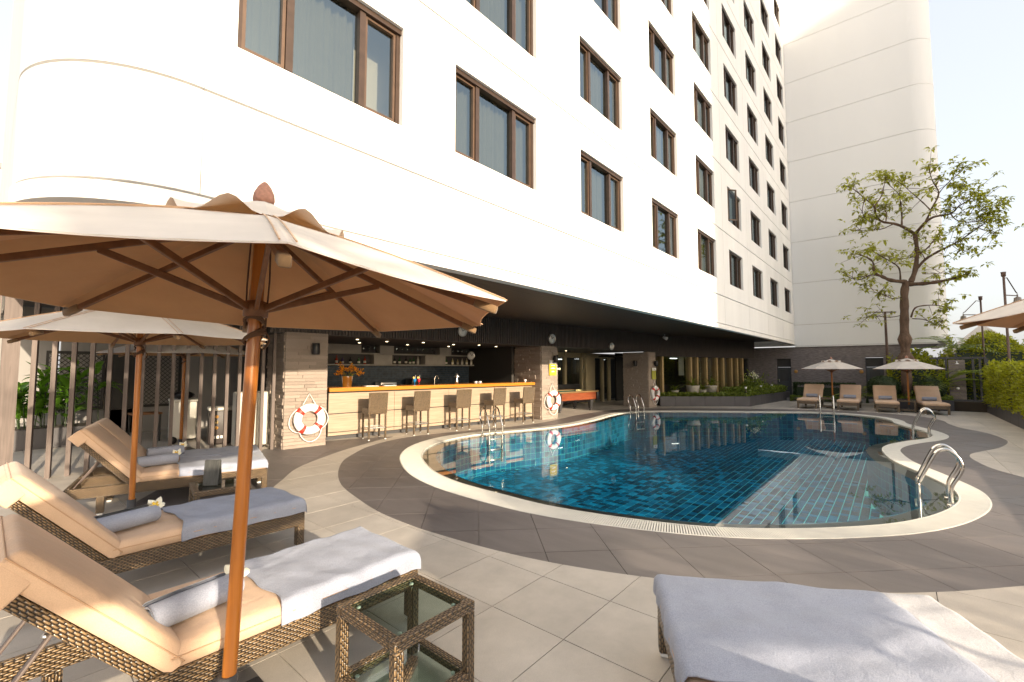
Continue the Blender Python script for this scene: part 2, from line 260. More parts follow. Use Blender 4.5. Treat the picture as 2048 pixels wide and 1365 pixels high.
# ------------------------------------------------------------------ mesh helpers
class MB:
    def __init__(s): s.v = []; s.f = []; s.m = []; s.sm = []
    def add(s, vs, fs, mi=0, sm=False):
        b = len(s.v); s.v += [tuple(v) for v in vs]
        for f in fs: s.f.append(tuple(b+i for i in f)); s.m.append(mi); s.sm.append(sm)
        return s
    def box(s, x0, x1, y0, y1, z0, z1, mi=0, mat=None):
        vs = [Vector((x, y, z)) for z in (z0, z1) for y in (y0, y1) for x in (x0, x1)]
        if mat is not None: vs = [mat @ v for v in vs]
        return s.add(vs, [(0, 2, 3, 1), (4, 5, 7, 6), (0, 1, 5, 4), (2, 6, 7, 3), (0, 4, 6, 2), (1, 3, 7, 5)], mi)
    def rbox(s, x0, x1, y0, y1, z0, z1, r=.02, seg=2, mi=0, mat=None, sm=True):
        bm = bmesh.new(); bmesh.ops.create_cube(bm, size=1)
        for v in bm.verts: v.co = Vector(((x0+x1)/2+v.co.x*(x1-x0), (y0+y1)/2+v.co.y*(y1-y0), (z0+z1)/2+v.co.z*(z1-z0)))
        bmesh.ops.bevel(bm, geom=list(bm.edges), offset=r, segments=seg, profile=.5, affect='EDGES')
        bm.verts.index_update(); vs = [mat @ v.co if mat is not None else v.co.copy() for v in bm.verts]
        fs = [[v.index for v in f.verts] for f in bm.faces]; bm.free()
        return s.add(vs, fs, mi, sm)
    def prism(s, poly, z0, z1, mi=0):
        n = len(poly); vs = [(p[0], p[1], z0) for p in poly]+[(p[0], p[1], z1) for p in poly]
        return s.add(vs, [tuple(range(n-1, -1, -1)), tuple(range(n, 2*n))]+[(i, (i+1) % n, n+(i+1) % n, n+i) for i in range(n)], mi)
    def tube(s, pts, r, n=8, mi=0, cap=True, closed=False, sm=True):
        pts = [Vector(p) for p in pts]; k = len(pts); rr = r if isinstance(r, (list, tuple)) else [r]*k
        vs = []; a = None
        for i, p in enumerate(pts):
            if closed: d = pts[(i+1) % k]-pts[i-1]
            else: d = pts[min(i+1, k-1)]-pts[max(i-1, 0)]
            d = d.normalized() if d.length > 1e-9 else Vector((0, 0, 1))
            if a is None: a = d.orthogonal().normalized()
            else: a = (a-d*a.dot(d)); a = a.normalized() if a.length > 1e-6 else d.orthogonal().normalized()
            b = d.cross(a)
            for j in range(n):
                t = 2*math.pi*j/n; vs.append(p+(a*math.cos(t)+b*math.sin(t))*rr[i])
        fs = []
        for i in range(k if closed else k-1):
            i2 = (i+1) % k
            for j in range(n): fs.append((i*n+j, i*n+(j+1) % n, i2*n+(j+1) % n, i2*n+j))
        s.add(vs, fs, mi, sm)
        if cap and not closed:
            s.add(vs[:n], [tuple(range(n-1, -1, -1))], mi); s.add(vs[-n:], [tuple(range(n))], mi)
        return s
    def lathe(s, prof, n=16, c=(0, 0, 0), mi=0, sm=True, mat=None):
        vs = []
        for (r, z) in prof:
            for j in range(n):
                t = 2*math.pi*j/n; v = Vector((c[0]+r*math.cos(t), c[1]+r*math.sin(t), c[2]+z)); vs.append(mat @ v if mat is not None else v)
        fs = [(i*n+j, i*n+(j+1) % n, (i+1)*n+(j+1) % n, (i+1)*n+j) for i in range(len(prof)-1) for j in range(n)]
        s.add(vs, fs, mi, sm); s.add(vs[:n], [tuple(range(n-1, -1, -1))], mi); s.add(vs[-n:], [tuple(range(n))], mi)
        return s
    def grid(s, fn, nu, nv, mi=0, sm=True):
        vs = [fn(i/nu, j/nv) for i in range(nu+1) for j in range(nv+1)]
        return s.add(vs, [(i*(nv+1)+j, (i+1)*(nv+1)+j, (i+1)*(nv+1)+j+1, i*(nv+1)+j+1) for i in range(nu) for j in range(nv)], mi, sm)
    def mesh(s, name, mats):
        me = bpy.data.meshes.new(name); me.from_pydata([tuple(v) for v in s.v], [], s.f)
        for m in (mats if isinstance(mats, list) else [mats]): me.materials.append(m)
        me.polygons.foreach_set('material_index', s.m); me.polygons.foreach_set('use_smooth', s.sm)
        uv = me.uv_layers.new(name='UVMap'); data = [0.0]*(2*len(me.loops))
        for p in me.polygons:
            n = p.normal; ax = max(range(3), key=lambda i: abs(n[i])); a, b = ((1, 2), (0, 2), (0, 1))[ax]
            # strands run along the longer side of each face
            cs = [me.vertices[vi].co for vi in p.vertices]
            if max(c[a] for c in cs)-min(c[a] for c in cs) < max(c[b] for c in cs)-min(c[b] for c in cs): a, b = b, a
            for li, vi in zip(p.loop_indices, p.vertices):
                c = me.vertices[vi].co; data[2*li] = c[a]; data[2*li+1] = c[b]
        uv.data.foreach_set('uv', data); me.update(); return me
    def build(s, name, mats, parent=None, loc=(0, 0, 0), rz=0, kind=None):
        return link(name, s.mesh(name, mats), parent, loc, rz, kind=kind)
def link(name, me, parent=None, loc=(0, 0, 0), rz=0, scale=None, kind=None):
    o = bpy.data.objects.new(name, me); COL.objects.link(o); o.parent = parent; o.location = loc; o.rotation_euler = (0, 0, rz)
    if scale: o.scale = scale
    if kind: o['kind'] = kind
    return o
def tag(o, label, cat, group=None):
    o['label'] = label; o['category'] = cat
    if group: o['group'] = group
    return o
def thing(name, label, cat, loc=(0, 0, 0), rz=0, group=None):
    o = bpy.data.objects.new(name, None); COL.objects.link(o); o.location = loc; o.rotation_euler = (0, 0, rz); o.empty_display_size = .2
    return tag(o, label, cat, group)
KIDS = {}
def copy_tree(o, parent=None):
    c = o.copy(); COL.objects.link(c); c.parent = parent
    for ch in list(o.children): copy_tree(ch, c)
    return c
def dup(root, label, loc, rz=0, group=None):
    c = copy_tree(root); c.location = loc; c.rotation_euler = (0, 0, rz); c['label'] = label
    if group: c['group'] = group
    return c
def struct(o): o['kind'] = 'structure'; return o
def cr(pts, n=8, closed=True):
    out = []; k = len(pts)
    for i in range(k if closed else k-1):
        p = [Vector(pts[(i+d) % k] if closed else pts[min(max(i+d, 0), k-1)]) for d in (-1, 0, 1, 2)]
        for j in range(n):
            t = j/n
            out.append(.5*((2*p[1])+(p[2]-p[0])*t+(2*p[0]-5*p[1]+4*p[2]-p[3])*t*t+(3*p[1]-p[0]-3*p[2]+p[3])*t**3))
    if not closed: out.append(Vector(pts[-1]))
    return out
def area2(p): return sum(p[i-1][0]*p[i][1]-p[i][0]*p[i-1][1] for i in range(len(p)))/2
def ccw(p): return list(p) if area2(p) > 0 else list(reversed(p))
def inside(pt, poly):
    x, y = pt[0], pt[1]; c = False; j = len(poly)-1
    for i in range(len(poly)):
        xi, yi = poly[i][0], poly[i][1]; xj, yj = poly[j][0], poly[j][1]
        if (yi > y) != (yj > y) and x < (xj-xi)*(y-yi)/(yj-yi)+xi: c = not c
        j = i
    return c
def clip_cells(cells, polys):
    """cells: list of ccw quads; polys: list of ccw outlines. returns {cell: [(tri, set of polys it lies in)]}"""
    V = []; F = []
    for q in list(cells)+list(polys):
        b = len(V); V += [Vector((p[0], p[1])) for p in q]; F.append(list(range(b, b+len(q))))
    nv, ne, nf, ov, oe, of = delaunay_2d_cdt(V, [], F, 0, 1e-5)
    nc = len(cells); out = {}
    for f, src in zip(nf, of):
        cs = [i for i in src if i < nc]; ps = {i-nc for i in src if i >= nc}
        for c in cs: out.setdefault(c, []).append(([nv[i] for i in f], ps))
    return out
def tile_mb(tris, z, dz, mb=None):
    mb = mb or MB(); key = lambda p: (round(p[0], 5), round(p[1], 5)); edges = {}
    idx = {}; vs = []; fs = []
    for t in tris:
        ids = []
        for p in t:
            k = key(p)
            if k not in idx: idx[k] = len(vs); vs.append((p[0], p[1], z))
            ids.append(idx[k])
        if len(set(ids)) < 3: continue
        fs.append(tuple(ids))
        for i in range(3):
            e = (ids[i], ids[(i+1) % 3])
            if (e[1], e[0]) in edges: del edges[(e[1], e[0])]
            else: edges[e] = 1
    n = len(vs); vs2 = vs+[(a, b, c-dz) for a, b, c in vs]
    mb.add(vs2, fs+[(e[1], e[0], e[0]+n, e[1]+n) for e in edges]); return mb
def offset_poly(pts, d):
    """offset a closed ccw outline outwards by d (number or list)"""
    n = len(pts); out = []
    for i in range(n):
        a, b = pts[i-1], pts[(i+1) % n]; t = Vector((b[0]-a[0], b[1]-a[1])).normalized(); w = d[i] if isinstance(d, list) else d
        out.append(Vector((pts[i][0]+t.y*w, pts[i][1]-t.x*w)))
    return out
def project(p):
    v = Vector(p)-Vector((0, 0, CAM_H)); z = v.dot(fwd)
    if z < .15: return None
    return 1024+896*v.dot(rt)/z, 682.5-896*v.dot(upv)/z, z

# ================================================================== SETTING
POOL = [(5.06, 1.54), (4.74, 2.36), (4.56, 3.24), (4.56, 4.0), (4.62, 4.93), (4.84, 5.75), (5.26, 6.56), (5.71, 7.17), (6.3, 7.68), (7.06, 8.03), (7.89, 8.15), (8.65, 8.06),
        (9.87, 7.68), (10.8, 7.47), (11.8, 7.42), (13.24, 7.55), (14.88, 7.82), (16.14, 7.80), (17.38, 7.1), (18.53, 5.6), (19.5, 4.1), (20.6, 2.5), (20.75, 1.4), (20.1, .5), (19.2, .12),
        (18.3, .02), (17.42, -.25), (16.64, -.53), (15.81, -.69), (15.2, -.66), (14.57, -.48), (13.88, -.16), (13.08, .12), (12.32, .24), (11.5, .18), (10.71, .03), (9.9, -.26),
        (9.07, -.52), (8.59, -.59), (8.1, -.57), (7.6, -.46), (7.03, -.25), (6.51, .03), (6.08, .36), (5.56, .87)]
pool = ccw([Vector((p[0], p[1])) for p in cr([(x, y, 0) for x, y in POOL], 8)])
cw = []
for p in pool:
    t = min(max((p.y-1.6)/2.4, 0), 1)*(1 if p.x < 7.5 else max(0, 1-(p.x-7.5)/2)); cw.append(.29+.13*t)
cop = offset_poly(pool, cw)
BAND = [(5.27, -.70), (4.72, -.2), (4.32, .26), (3.85, .93), (3.52, 1.59), (3.29, 2.2), (3.14, 2.85), (3.07, 3.45), (3.04, 3.95), (3.07, 4.61), (3.19, 5.26), (3.42, 6.13), (3.83, 6.97), (4.34, 7.72),
        (4.8, 8.16), (5.44, 8.67), (6.36, 9.05), (7.3, 9.1), (8.4, 8.88), (9.6, 8.55), (10.8, 8.38), (11.8, 8.42), (12.65, 8.55), (13.86, 8.75), (15.2, 8.8), (16.6, 8.7), (18.0, 8.05), (19.4, 6.7), (20.6, 5.0),
        (21.6, 3.4), (22.05, 1.8), (21.9, .3), (21.2, -.75), (20.1, -1.15), (19.08, -1.22), (18.02, -1.4), (17.1, -1.77), (15.87, -1.95), (15.07, -1.91), (14.07, -1.67), (13.3, -1.36), (12.7, -1.12), (12.2, -1.05),
        (11.6, -1.1), (11.0, -1.22), (10.4, -1.5), (9.4, -1.95), (8.3, -2.1), (7.2, -2.0), (6.2, -1.5)]
band = ccw([Vector((p[0], p[1])) for p in cr([(x, y, 0) for x, y in BAND], 6)])
REG2 = [(6.6, 9.52), (6.13, 9.28), (5.07, 8.78), (4.36, 8.36), (3.5, 7.72), (2.9, 6.96), (2.3, 6.3), (1.5, 6.2), (1.0, 6.6), (1.5, 7.6), (2.4, 8.8), (3.2, 9.55), (4.2, 10.2), (5.4, 10.0)]
reg2 = ccw([Vector((p[0], p[1])) for p in cr([(x, y, 0) for x, y in REG2], 5)])
S = 800
def holed(outer, hole, z):
    nv, ne, nf, ov, oe, of = delaunay_2d_cdt([Vector((p[0], p[1])) for p in outer]+list(hole), [], [list(range(len(outer))), list(range(len(outer), len(outer)+len(hole)))], 0, 1e-5)
    return MB().add([(v.x, v.y, z) for v in nv], [f for f, s in zip(nf, of) if 1 not in s and 0 in s])
gr = struct(holed([(-S, -S), (S, -S), (S, S), (-S, S)], cop, -.03).build('ground', M['ground']))
deck = struct(holed([(-4, -12), (40, -12), (40, 18), (-4, 18)], cop, -.012).build('pool_deck', M['joint']))

def pave(kind):
    g = .0028; cells = []; keys = []
    if kind == 'beige':
        for i in range(-4, 50):
            for j in range(-14, 28):
                x, y = i*.6, .42+j*.6
                cells.append([Vector((x+g, y+g)), Vector((x+.6-g, y+g)), Vector((x+.6-g, y+.6-g)), Vector((x+g, y+.6-g))])
    else:
        c, s = math.cos(R(45)), math.sin(R(45))
        for i in range(-2, 40):
            for j in range(-30, 16):
                q = [(i*.6+g, j*.6+g), (i*.6+.6-g, j*.6+g), (i*.6+.6-g, j*.6+.6-g), (i*.6+g, j*.6+.6-g)]
                q = [Vector((a*c-b*s, a*s+b*c-.06)) for a, b in q]
                m = sum(q, Vector((0, 0)))/4
                if 0 < m.x < 24 and -3.5 < m.y < 11.5: cells.append(q)
    keep = []
    for q in cells:
        m = sum(q, Vector((0, 0)))/4; pr = project((m.x, m.y, 0))
        if pr and -500 < pr[0] < 2600 and pr[1] < 2100: keep.append((pr[2], q))
    keep.sort(key=lambda t: t[0]); cells = [q for _, q in keep]
    res = clip_cells(cells, [band, cop, reg2]); tiles = []
    for i in sorted(res):
        if kind == 'beige': tr = [t for t, ps in res[i] if not (0 in ps or 1 in ps or 2 in ps)]
        else: tr = [t for t, ps in res[i] if (0 in ps or 2 in ps) and 1 not in ps]
        if tr: tiles.append(tr)
    mat = M['beige'] if kind == 'beige' else M['darkpave']; rest = MB()
    for i, tr in enumerate(tiles):
        mb = tile_mb(tr, random.uniform(-.0007, .0007), .011)
        if i < 290: mb.build('tile', mat, deck)
        else: tile_mb(tr, random.uniform(-.0005, .0005), .011, rest)
    if rest.f: rest.build('distant_tiles', mat, deck, kind='stuff')
pave('beige'); pave('dark')

# pool: basin, lip, tiles, water, overflow grate
WZ = -.022; FZ = -.95
basin = MB(); n = len(pool); inn = offset_poly(pool, -.26)
basin.add([(p.x, p.y, -.04) for p in inn]+[(p.x, p.y, FZ-.02) for p in inn], [(i, (i+1) % n, n+(i+1) % n, n+i) for i in range(n)], 0)
basin.add([(p.x, p.y, FZ-.012) for p in inn], [tuple(range(n))], 1)
wm = mk('pool_wall_tile', (.012, .09, .17), .2)
nt = wm.node_tree; bk = nt.nodes.new('ShaderNodeTexBrick'); bk.offset = 0; bk.inputs['Scale'].default_value = 1; bk.inputs['Brick Width'].default_value = .15; bk.inputs['Row Height'].default_value = .15; bk.inputs['Mortar Size'].default_value = .004
bk.inputs['Color1'].default_value = (.012, .055, .11, 1); bk.inputs['Color2'].default_value = (.016, .13, .24, 1); bk.inputs['Mortar'].default_value = (.05, .38, .36, 1)
nt.links.new(nt.nodes.new('ShaderNodeTexCoord').outputs['UV'], bk.inputs['Vector']); nt.links.new(bk.outputs['Color'], nt.nodes['Principled BSDF'].inputs['Base Color'])
bas = struct(basin.build('pool_basin', [wm, M['grout']]))
lipm = MB(); lipm.add([(p.x, p.y, -.028) for p in pool]+[(p.x, p.y, -.045) for p in inn]+[(p.x, p.y, -.3) for p in pool], [(i, n+i, n+(i+1) % n, (i+1) % n) for i in range(n)])
lipm.build('submerged_ledge', M['lip'], bas)
ts = .14; g = .0085; cells = []
for i in range(25, 152):
    for j in range(-10, 62):
        x, y = i*ts, j*ts; c = (x+ts/2, y+ts/2)
        if inside(c, inn):
            pr = project((c[0], c[1], FZ))
            if pr: cells.append((pr[2], x, y))
cells.sort(); tm = []
for k in range(4):
    b = MB(); b.box(0, ts-2*g, 0, ts-2*g, 0, .01); b.f = b.f[1:]; b.m = b.m[1:]; b.sm = b.sm[1:]; tm.append(b.mesh('tile', M['ptile'][k]))
restp = MB(); rnd = random.Random(3)
for i, (d, x, y) in enumerate(cells):
    k = rnd.choices((0, 1, 2, 3), (.34, .27, .22, .17))[0]
    if i < 300: link('tile', tm[k], bas, (x+g, y+g, FZ-.01))
    else:
        x0, x1, y0, y1, z = x+g, x+ts-g, y+g, y+ts-g, FZ
        restp.add([(x0, y0, z-.01), (x1, y0, z-.01), (x1, y1, z-.01), (x0, y1, z-.01), (x0, y0, z), (x1, y0, z), (x1, y1, z), (x0, y1, z)], [(4, 5, 6, 7), (0, 1, 5, 4), (1, 2, 6, 5), (2, 3, 7, 6), (3, 0, 4, 7)], k)
restp.build('distant_tiles', M['ptile'], bas, kind='stuff')
MB().add([(p.x, p.y, WZ) for p in pool], [tuple(range(n))]).build('water', M['water'])['kind'] = 'structure'
ch = MB(); ch.add([(p.x, p.y, -.02) for p in pool]+[(p.x, p.y, -.02) for p in cop]+[(p.x, p.y, -.05) for p in pool], [(i, (i+1) % n, n+(i+1) % n, n+i) for i in range(n)]+[(2*n+i, 2*n+(i+1) % n, (i+1) % n, i) for i in range(n)])
co = struct(ch.build('pool_coping', M['channel']))
sl = MB(); acc = 0.; pitch = .0255; w = .0085
for i in range(n):
    a, b = pool[i], pool[(i+1) % n]; ca, cb = cop[i], cop[(i+1) % n]; Ls = (b-a).length; t = (pitch-acc) % pitch
    while t < Ls:
        u = t/Ls; p = a.lerp(b, u); q = ca.lerp(cb, u); d = (q-p).normalized(); s_ = Vector((-d.y, d.x))*w; p = p-d*.004
        sl.add([(*(p-s_), .003), (*(p+s_), .003), (*(q+s_), .003), (*(q-s_), .003), (*(p-s_), -.016), (*(p+s_), -.016), (*(q+s_), -.016), (*(q-s_), -.016)], [(3, 2, 1, 0), (0, 1, 5, 4), (1, 2, 6, 5), (2, 3, 7, 6), (3, 0, 4, 7)])
        t += pitch
    acc = (acc+Ls) % pitch
sl.build('grate_slats', M['cream'], co, kind='stuff')
rims = MB()
for ring, sg in ((pool, 1), (cop, -1)):
    o2 = offset_poly(ring, .016*sg)
    rims.add([(p.x, p.y, .0035) for p in ring]+[(p.x, p.y, .0035) for p in o2]+[(p.x, p.y, -.03) for p in ring], [(i, n+i, n+(i+1) % n, (i+1) % n)[::(1 if sg < 0 else -1)] for i in range(n)]+[(i, (i+1) % n, 2*n+(i+1) % n, 2*n+i) for i in range(n)])
rims.build('rim_strip', M['cream'], co)

# ------------------------------------------------------------------ hotel
FA = R(-.9)                                   # facade axis
def F(u, d=0, z=0): return Vector((u*math.cos(FA)-d*math.sin(FA), 4.493+u*math.sin(FA)+d*math.cos(FA), z))
hotel = thing('hotel', 'white hotel block with rows of bronze windows above the bar and pool', 'building')
GR = .014
z_lv = [3.155]+[4.10+2.28*k for k in range(10)]
bays = [(1.13, 3.32, 1.37, 3.17), (3.32, 6.5, 4.02, 5.83)]+[(6.5+3.2*k, 9.7+3.2*k, 7.18+3.2*k, 8.92+3.2*k) for k in range(6)]+[(25.7, 28.70, 26.4, 28.05)]
def panel_mesh(w, h, hole):
    b = MB(); w0, w1, h0, h1 = GR*.45, w-GR*.45, GR, h-GR
    if not hole: b.box(w0, w1, 0, .14, h0, h1)
    else:
        a, c, d, e = hole
        b.box(w0, a, 0, .14, h0, h1); b.box(c, w1, 0, .14, h0, h1); b.box(a, c, 0, .14, h0, d); b.box(a, c, 0, .14, e, h1)
    return b.mesh('panel', M['wall'])
WH = 1.25
def window_meshes(w):
    fr = MB(); t = .055; d0, d1 = .075, .16
    fr.box(0, w, d0, d1, 0, t); fr.box(0, w, d0-.03, d1, WH-t*1.2, WH); fr.box(0, t, d0, d1, t, WH-t*1.2); fr.box(w-t, w, d0, d1, t, WH-t*1.2)
    m1, m2 = w*.27, w*.715
    mu = MB(); mu.box(-.036, .036, d0-.008, d1, t, WH-t*1.2)
    sash = []
    for a, c in ((t, m1-.036), (m2+.036, w-t)):
        s = .035; sa = MB()
        sa.box(a+.004, c-.004, d0+.012, d1-.02, t+.004, t+s); sa.box(a+.004, c-.004, d0+.012, d1-.02, WH-t*1.2-s, WH-t*1.2-.004); sa.box(a+.004, a+s, d0+.012, d1-.02, t+s, WH-t*1.2-s); sa.box(c-s, c-.004, d0+.012, d1-.02, t+s, WH-t*1.2-s); sash.append(sa.mesh('sash', M['bronze_pale']))
    panes = []
    for a, c in ((t+.03, m1-.06), (m1+.036, m2-.036), (m2+.06, w-t-.03)):
        p = MB(); p.add([(a, .125, t), (c, .125, t), (c, .125, WH-t), (a, .125, WH-t)], [(0, 1, 2, 3)]); panes.append(p.mesh('pane', M['pane']))
    cus = []
    for (a, c) in ((0, 1), (0, .72), (.3, 1), (0, .38), (.62, 1)):
        cu = MB(); nn = int(60*(c-a))+4; vs = []
        for i in range(nn+1):
            x = w*(a+(c-a)*i/nn); y = .26+.03*math.sin(i*1.9)+.015*math.sin(i*.7+1+a*9)
            vs += [(x, y, 0), (x, y, WH)]
        cu.add(vs, [(2*i, 2*i+2, 2*i+3, 2*i+1) for i in range(nn)], 0, True); cus.append(cu.mesh('curtain', M['curtain']))
    return fr.mesh('window', M['bronze']), mu.mesh('mullion', M['bronze']), sash, panes, cus, (m1, m2)
pcache = {}; wcache = {}; wr = random.Random(17)
for bi, (u0, u1, a, c) in enumerate(bays):
    for k in range(len(z_lv)-1):
        z0, z1 = z_lv[k], z_lv[k+1]; hole = (a-u0, c-u0, .52, .52+WH) if k > 0 else None
        key = (round(u1-u0, 3), round(z1-z0, 3), round(a-u0, 3), round(c-u0, 3), hole is None)
        if key not in pcache: pcache[key] = panel_mesh(u1-u0, z1-z0, hole)
        p = F(u0); link('panel', pcache[key], hotel, (p.x, p.y, z0), FA)
        if hole:
            wk = round(c-a, 3)
            if wk not in wcache: wcache[wk] = window_meshes(c-a)
            fr, mu, sa, pa, cu, mm = wcache[wk]; p = F(a)
            wo = link('window', fr, hotel, (p.x, p.y, z0+.52), FA)
            for m_ in mm: link('mullion', mu, wo, (m_, 0, 0))
            for qi, q in enumerate(sa):
                o = link('sash', q, wo)
                if bi == 5 and k == 2 and qi == 0: o.rotation_euler = (0, 0, R(-38)); o.location = (.02, .0, 0)
            for qi, q in enumerate(pa):
                o = link('pane', q, wo)
                if bi == 5 and k == 2 and qi == 0: o.rotation_euler = (0, 0, R(-38)); o.location = (.02, .0, 0)
            link('curtain', cu[wr.choices(range(5), (5, 2, 2, 1, 1))[0]], wo)
def path_panel(path, z0, z1, th, mb=None, cap=True):
    """wall strip along an open path; thickness goes to the left of the direction of travel"""
    mb = mb or MB(); k = len(path); ins = []
    for i in range(k):
        a, b = path[max(i-1, 0)], path[min(i+1, k-1)]; t = Vector((b[0]-a[0], b[1]-a[1])).normalized(); ins.append((path[i][0]-t.y*th, path[i][1]+t.x*th))
    vs = [(p[0], p[1], z0) for p in path]+[(p[0], p[1], z1) for p in path]+[(p[0], p[1], z1) for p in ins]+[(p[0], p[1], z0) for p in ins]
    fs = []
    for i in range(k-1): fs += [(i, i+1, k+i+1, k+i), (k+i, k+i+1, 2*k+i+1, 2*k+i), (2*k+i, 2*k+i+1, 3*k+i+1, 3*k+i), (3*k+i, 3*k+i+1, i+1, i)]
    fs += [(0, k, 2*k, 3*k), (k-1, 4*k-1, 3*k-1, 2*k-1)]
    return mb.add(vs, fs, 0, False)
# rounded west corner, travelling from the west wall round to the facade
cr_r = 1.05; c0 = F(1.13); cc = Vector((c0.x, c0.y+cr_r))
wpath = [(cc.x-cr_r, 24), (cc.x-cr_r, 14), (cc.x-cr_r, cc.y+.6)]+[(cc.x-cr_r*math.cos(t), cc.y-cr_r*math.sin(t)) for t in [R(90)*i/20 for i in range(21)]]
for k in range(len(z_lv)-1): path_panel(wpath, z_lv[k]+GR, z_lv[k+1]-GR, .14).build('corner_panel', M['wall'], hotel)
# tower
TX, TY1, TR = 28.72, -1.13, .95
tpath = [(TX, 9.0), (TX, 4.03), (TX, TY1)]+[(TX+TR-TR*math.cos(t), TY1-TR*math.sin(t)) for t in [R(90)*i/16 for i in range(1, 17)]]+[(TX+8, TY1-TR)]
tz = [2.905]+[4.06+2.29*k for k in range(0, 11)]
for k in range(len(tz)-1): path_panel(tpath, tz[k]+.009, tz[k+1]-.009, .14).build('tower_panel', M['tower'], hotel)
bk = MB(); bk.box(.3, 28.6, 4.98, 5.05, 3.25, 24.5); bk.box(.35, .45, 5.2, 24, 3.25, 24.5); bk.box(TX+.06, TX+.16, -1.1, 4.2, 2.95, 26.9)
path_panel([(cc.x-(cr_r-.1)*math.cos(t), cc.y-(cr_r-.1)*math.sin(t)) for t in [R(90)*i/12 for i in range(13)]], 3.2, 24.5, .04, bk)
path_panel([(TX+TR-(TR-.08)*math.cos(t), TY1-(TR-.08)*math.sin(t)) for t in [R(90)*i/12 for i in range(13)]]+[(TX+8, TY1-TR+.08)], 2.95, 26.9, .04, bk)
bk.build('backing_wall', M['backing'], hotel)
rf = MB(); rf.box(.2, 29, 4.6, 24, 24.6, 24.75); rf.box(TX+.2, TX+8, TY1-TR+.2, 9, 26.9, 27.1); rf.build('roof', M['wall'], hotel)
# projecting lip, its underside and the soffit of planks
lp = [(p[0], p[1]) for p in wpath]+[tuple(F(u)[:2]) for u in (8, 16, 24, 28.66)]
def shift(path, d):
    k = len(path); o = []
    for i in range(k):
        a, b = path[max(i-1, 0)], path[min(i+1, k-1)]; t = Vector((b[0]-a[0], b[1]-a[1])).normalized(); o.append((path[i][0]-t.y*d, path[i][1]+t.x*d))
    return o
path_panel(shift(lp, -.018), 2.99, 3.14, .17).build('lip', M['lipw'], hotel)
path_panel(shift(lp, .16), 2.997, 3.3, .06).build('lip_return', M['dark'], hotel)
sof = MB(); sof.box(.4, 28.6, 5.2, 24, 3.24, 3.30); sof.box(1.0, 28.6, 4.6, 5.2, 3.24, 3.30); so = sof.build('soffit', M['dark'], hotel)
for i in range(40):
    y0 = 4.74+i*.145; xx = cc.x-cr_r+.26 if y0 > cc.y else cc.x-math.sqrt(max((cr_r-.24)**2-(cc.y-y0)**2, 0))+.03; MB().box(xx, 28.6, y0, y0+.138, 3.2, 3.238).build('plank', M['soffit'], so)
tp_ = MB(); tp_.box(TX+.15, TX+8, -2.0, 4.0, 2.91, 2.96); tp_.build('tower_soffit', M['dark'], hotel)
tl = path_panel([(p[0], p[1]) for p in shift(tpath[1:], -.015)], 2.85, 2.90, .3).build('tower_lip', M['lipw'], hotel)

# ground floor: line of stone pillars, batten fascia
GP = Vector((4.08, 9.68)); GU = Vector((.9942, -.1074)); GV = Vector((.1074, .9942)); GA = math.atan2(GU.y, GU.x)
def G(s, v, z=0): p = GP+GU*s+GV*v; return Vector((p.x, p.y, z))
unit = MB().rbox(0, 1, 0, 1, 0, 1, .02, 1, sm=False).mesh('stone', M['stone'])
def stone_pillar(s0, s1, depth, h, rowh, seed, single=True):
    core = MB(); core.box(.02, s1-s0-.02, .02, depth-.02, 0, h)
    p = G(s0, 0); pil = core.build('pillar', M['stone'], hotel, p, GA); rn = random.Random(seed); w = s1-s0
    join = MB(); rows = int(h/rowh)
    for r in range(rows):
        z = r*rowh
        for face in ('front', 'side'):
            L = w if face == 'front' else depth; x = 0.
            while x < L-1e-4:
                l = min(L-x, rn.uniform(.22, .62))
                if L-x-l < .12: l = L-x
                pr = rn.uniform(.0, .022)*(1.6 if face == 'side' else .8); hh = rowh-.005
                if face == 'front': loc, sc = (x, -pr, z), (l-.004, .03+pr, hh)
                else: loc, sc = (-pr, x+.002, z), (.03+pr, l-.004, hh)
                if face == 'side' and x < .001: loc = (-pr, .031, z); sc = (.03+pr, l-.035, hh)
                if single: link('stone', unit, pil, loc, 0, sc)
                else: join.box(loc[0], loc[0]+sc[0], loc[1], loc[1]+sc[1], z, z+hh)
                x += l
    if not single: join.build('stones', M['stone'], pil, kind='stuff')
    return pil
stone_pillar(0, .88, 1.25, 2.45, .07, 1); stone_pillar(7.88, 8.68, 1.28, 2.43, .07, 2); stone_pillar(14.70, 15.32, 1.25, 2.4, .075, 3, False)
fs = MB(); fs.box(-.3, 15.6, .04, .3, 2.42, 3.2); fo = fs.build('fascia', M['dark'], hotel, G(0, 0), GA)
ft = MB(); s = -.3
while s < 15.6: ft.box(s, s+.045, .005, .05, 2.43, 3.198); s += .075
ft.build('battens', M['fascia'], fo, kind='stuff')
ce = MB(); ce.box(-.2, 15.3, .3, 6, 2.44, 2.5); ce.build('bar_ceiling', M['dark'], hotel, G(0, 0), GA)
# bar room walls
BP = Vector((5.26, 10.09)); BU = Vector((.99111, -.13296)); BV = Vector((.13296, .99111)); BA = math.atan2(BU.y, BU.x)
def Bq(s, v, z=0): p = BP+BU*s+BV*v; return Vector((p.x, p.y, z))
bw = MB(); bw.box(-1.2, 7.6, 3.36, 3.5, 0, 2.5); bw.box(-.45, -.35, .9, 3.5, 0, 2.44); bw.box(7.3, 7.4, 1.2, 3.36, 0, 2.44)
bwo = bw.build('bar_wall', M['dark'], hotel, Bq(0, 0), BA)
tl = MB(); rr = 0; z = .85
while z < 1.76:
    s = 1.0-(rr % 2)*.1
    while s < 6.7: tl.box(s, s+.194, 3.345, 3.36, z, z+.07); s += .2
    z += .076; rr += 1
tl.build('brick_tiles', M['bluetile'], bwo, kind='stuff')
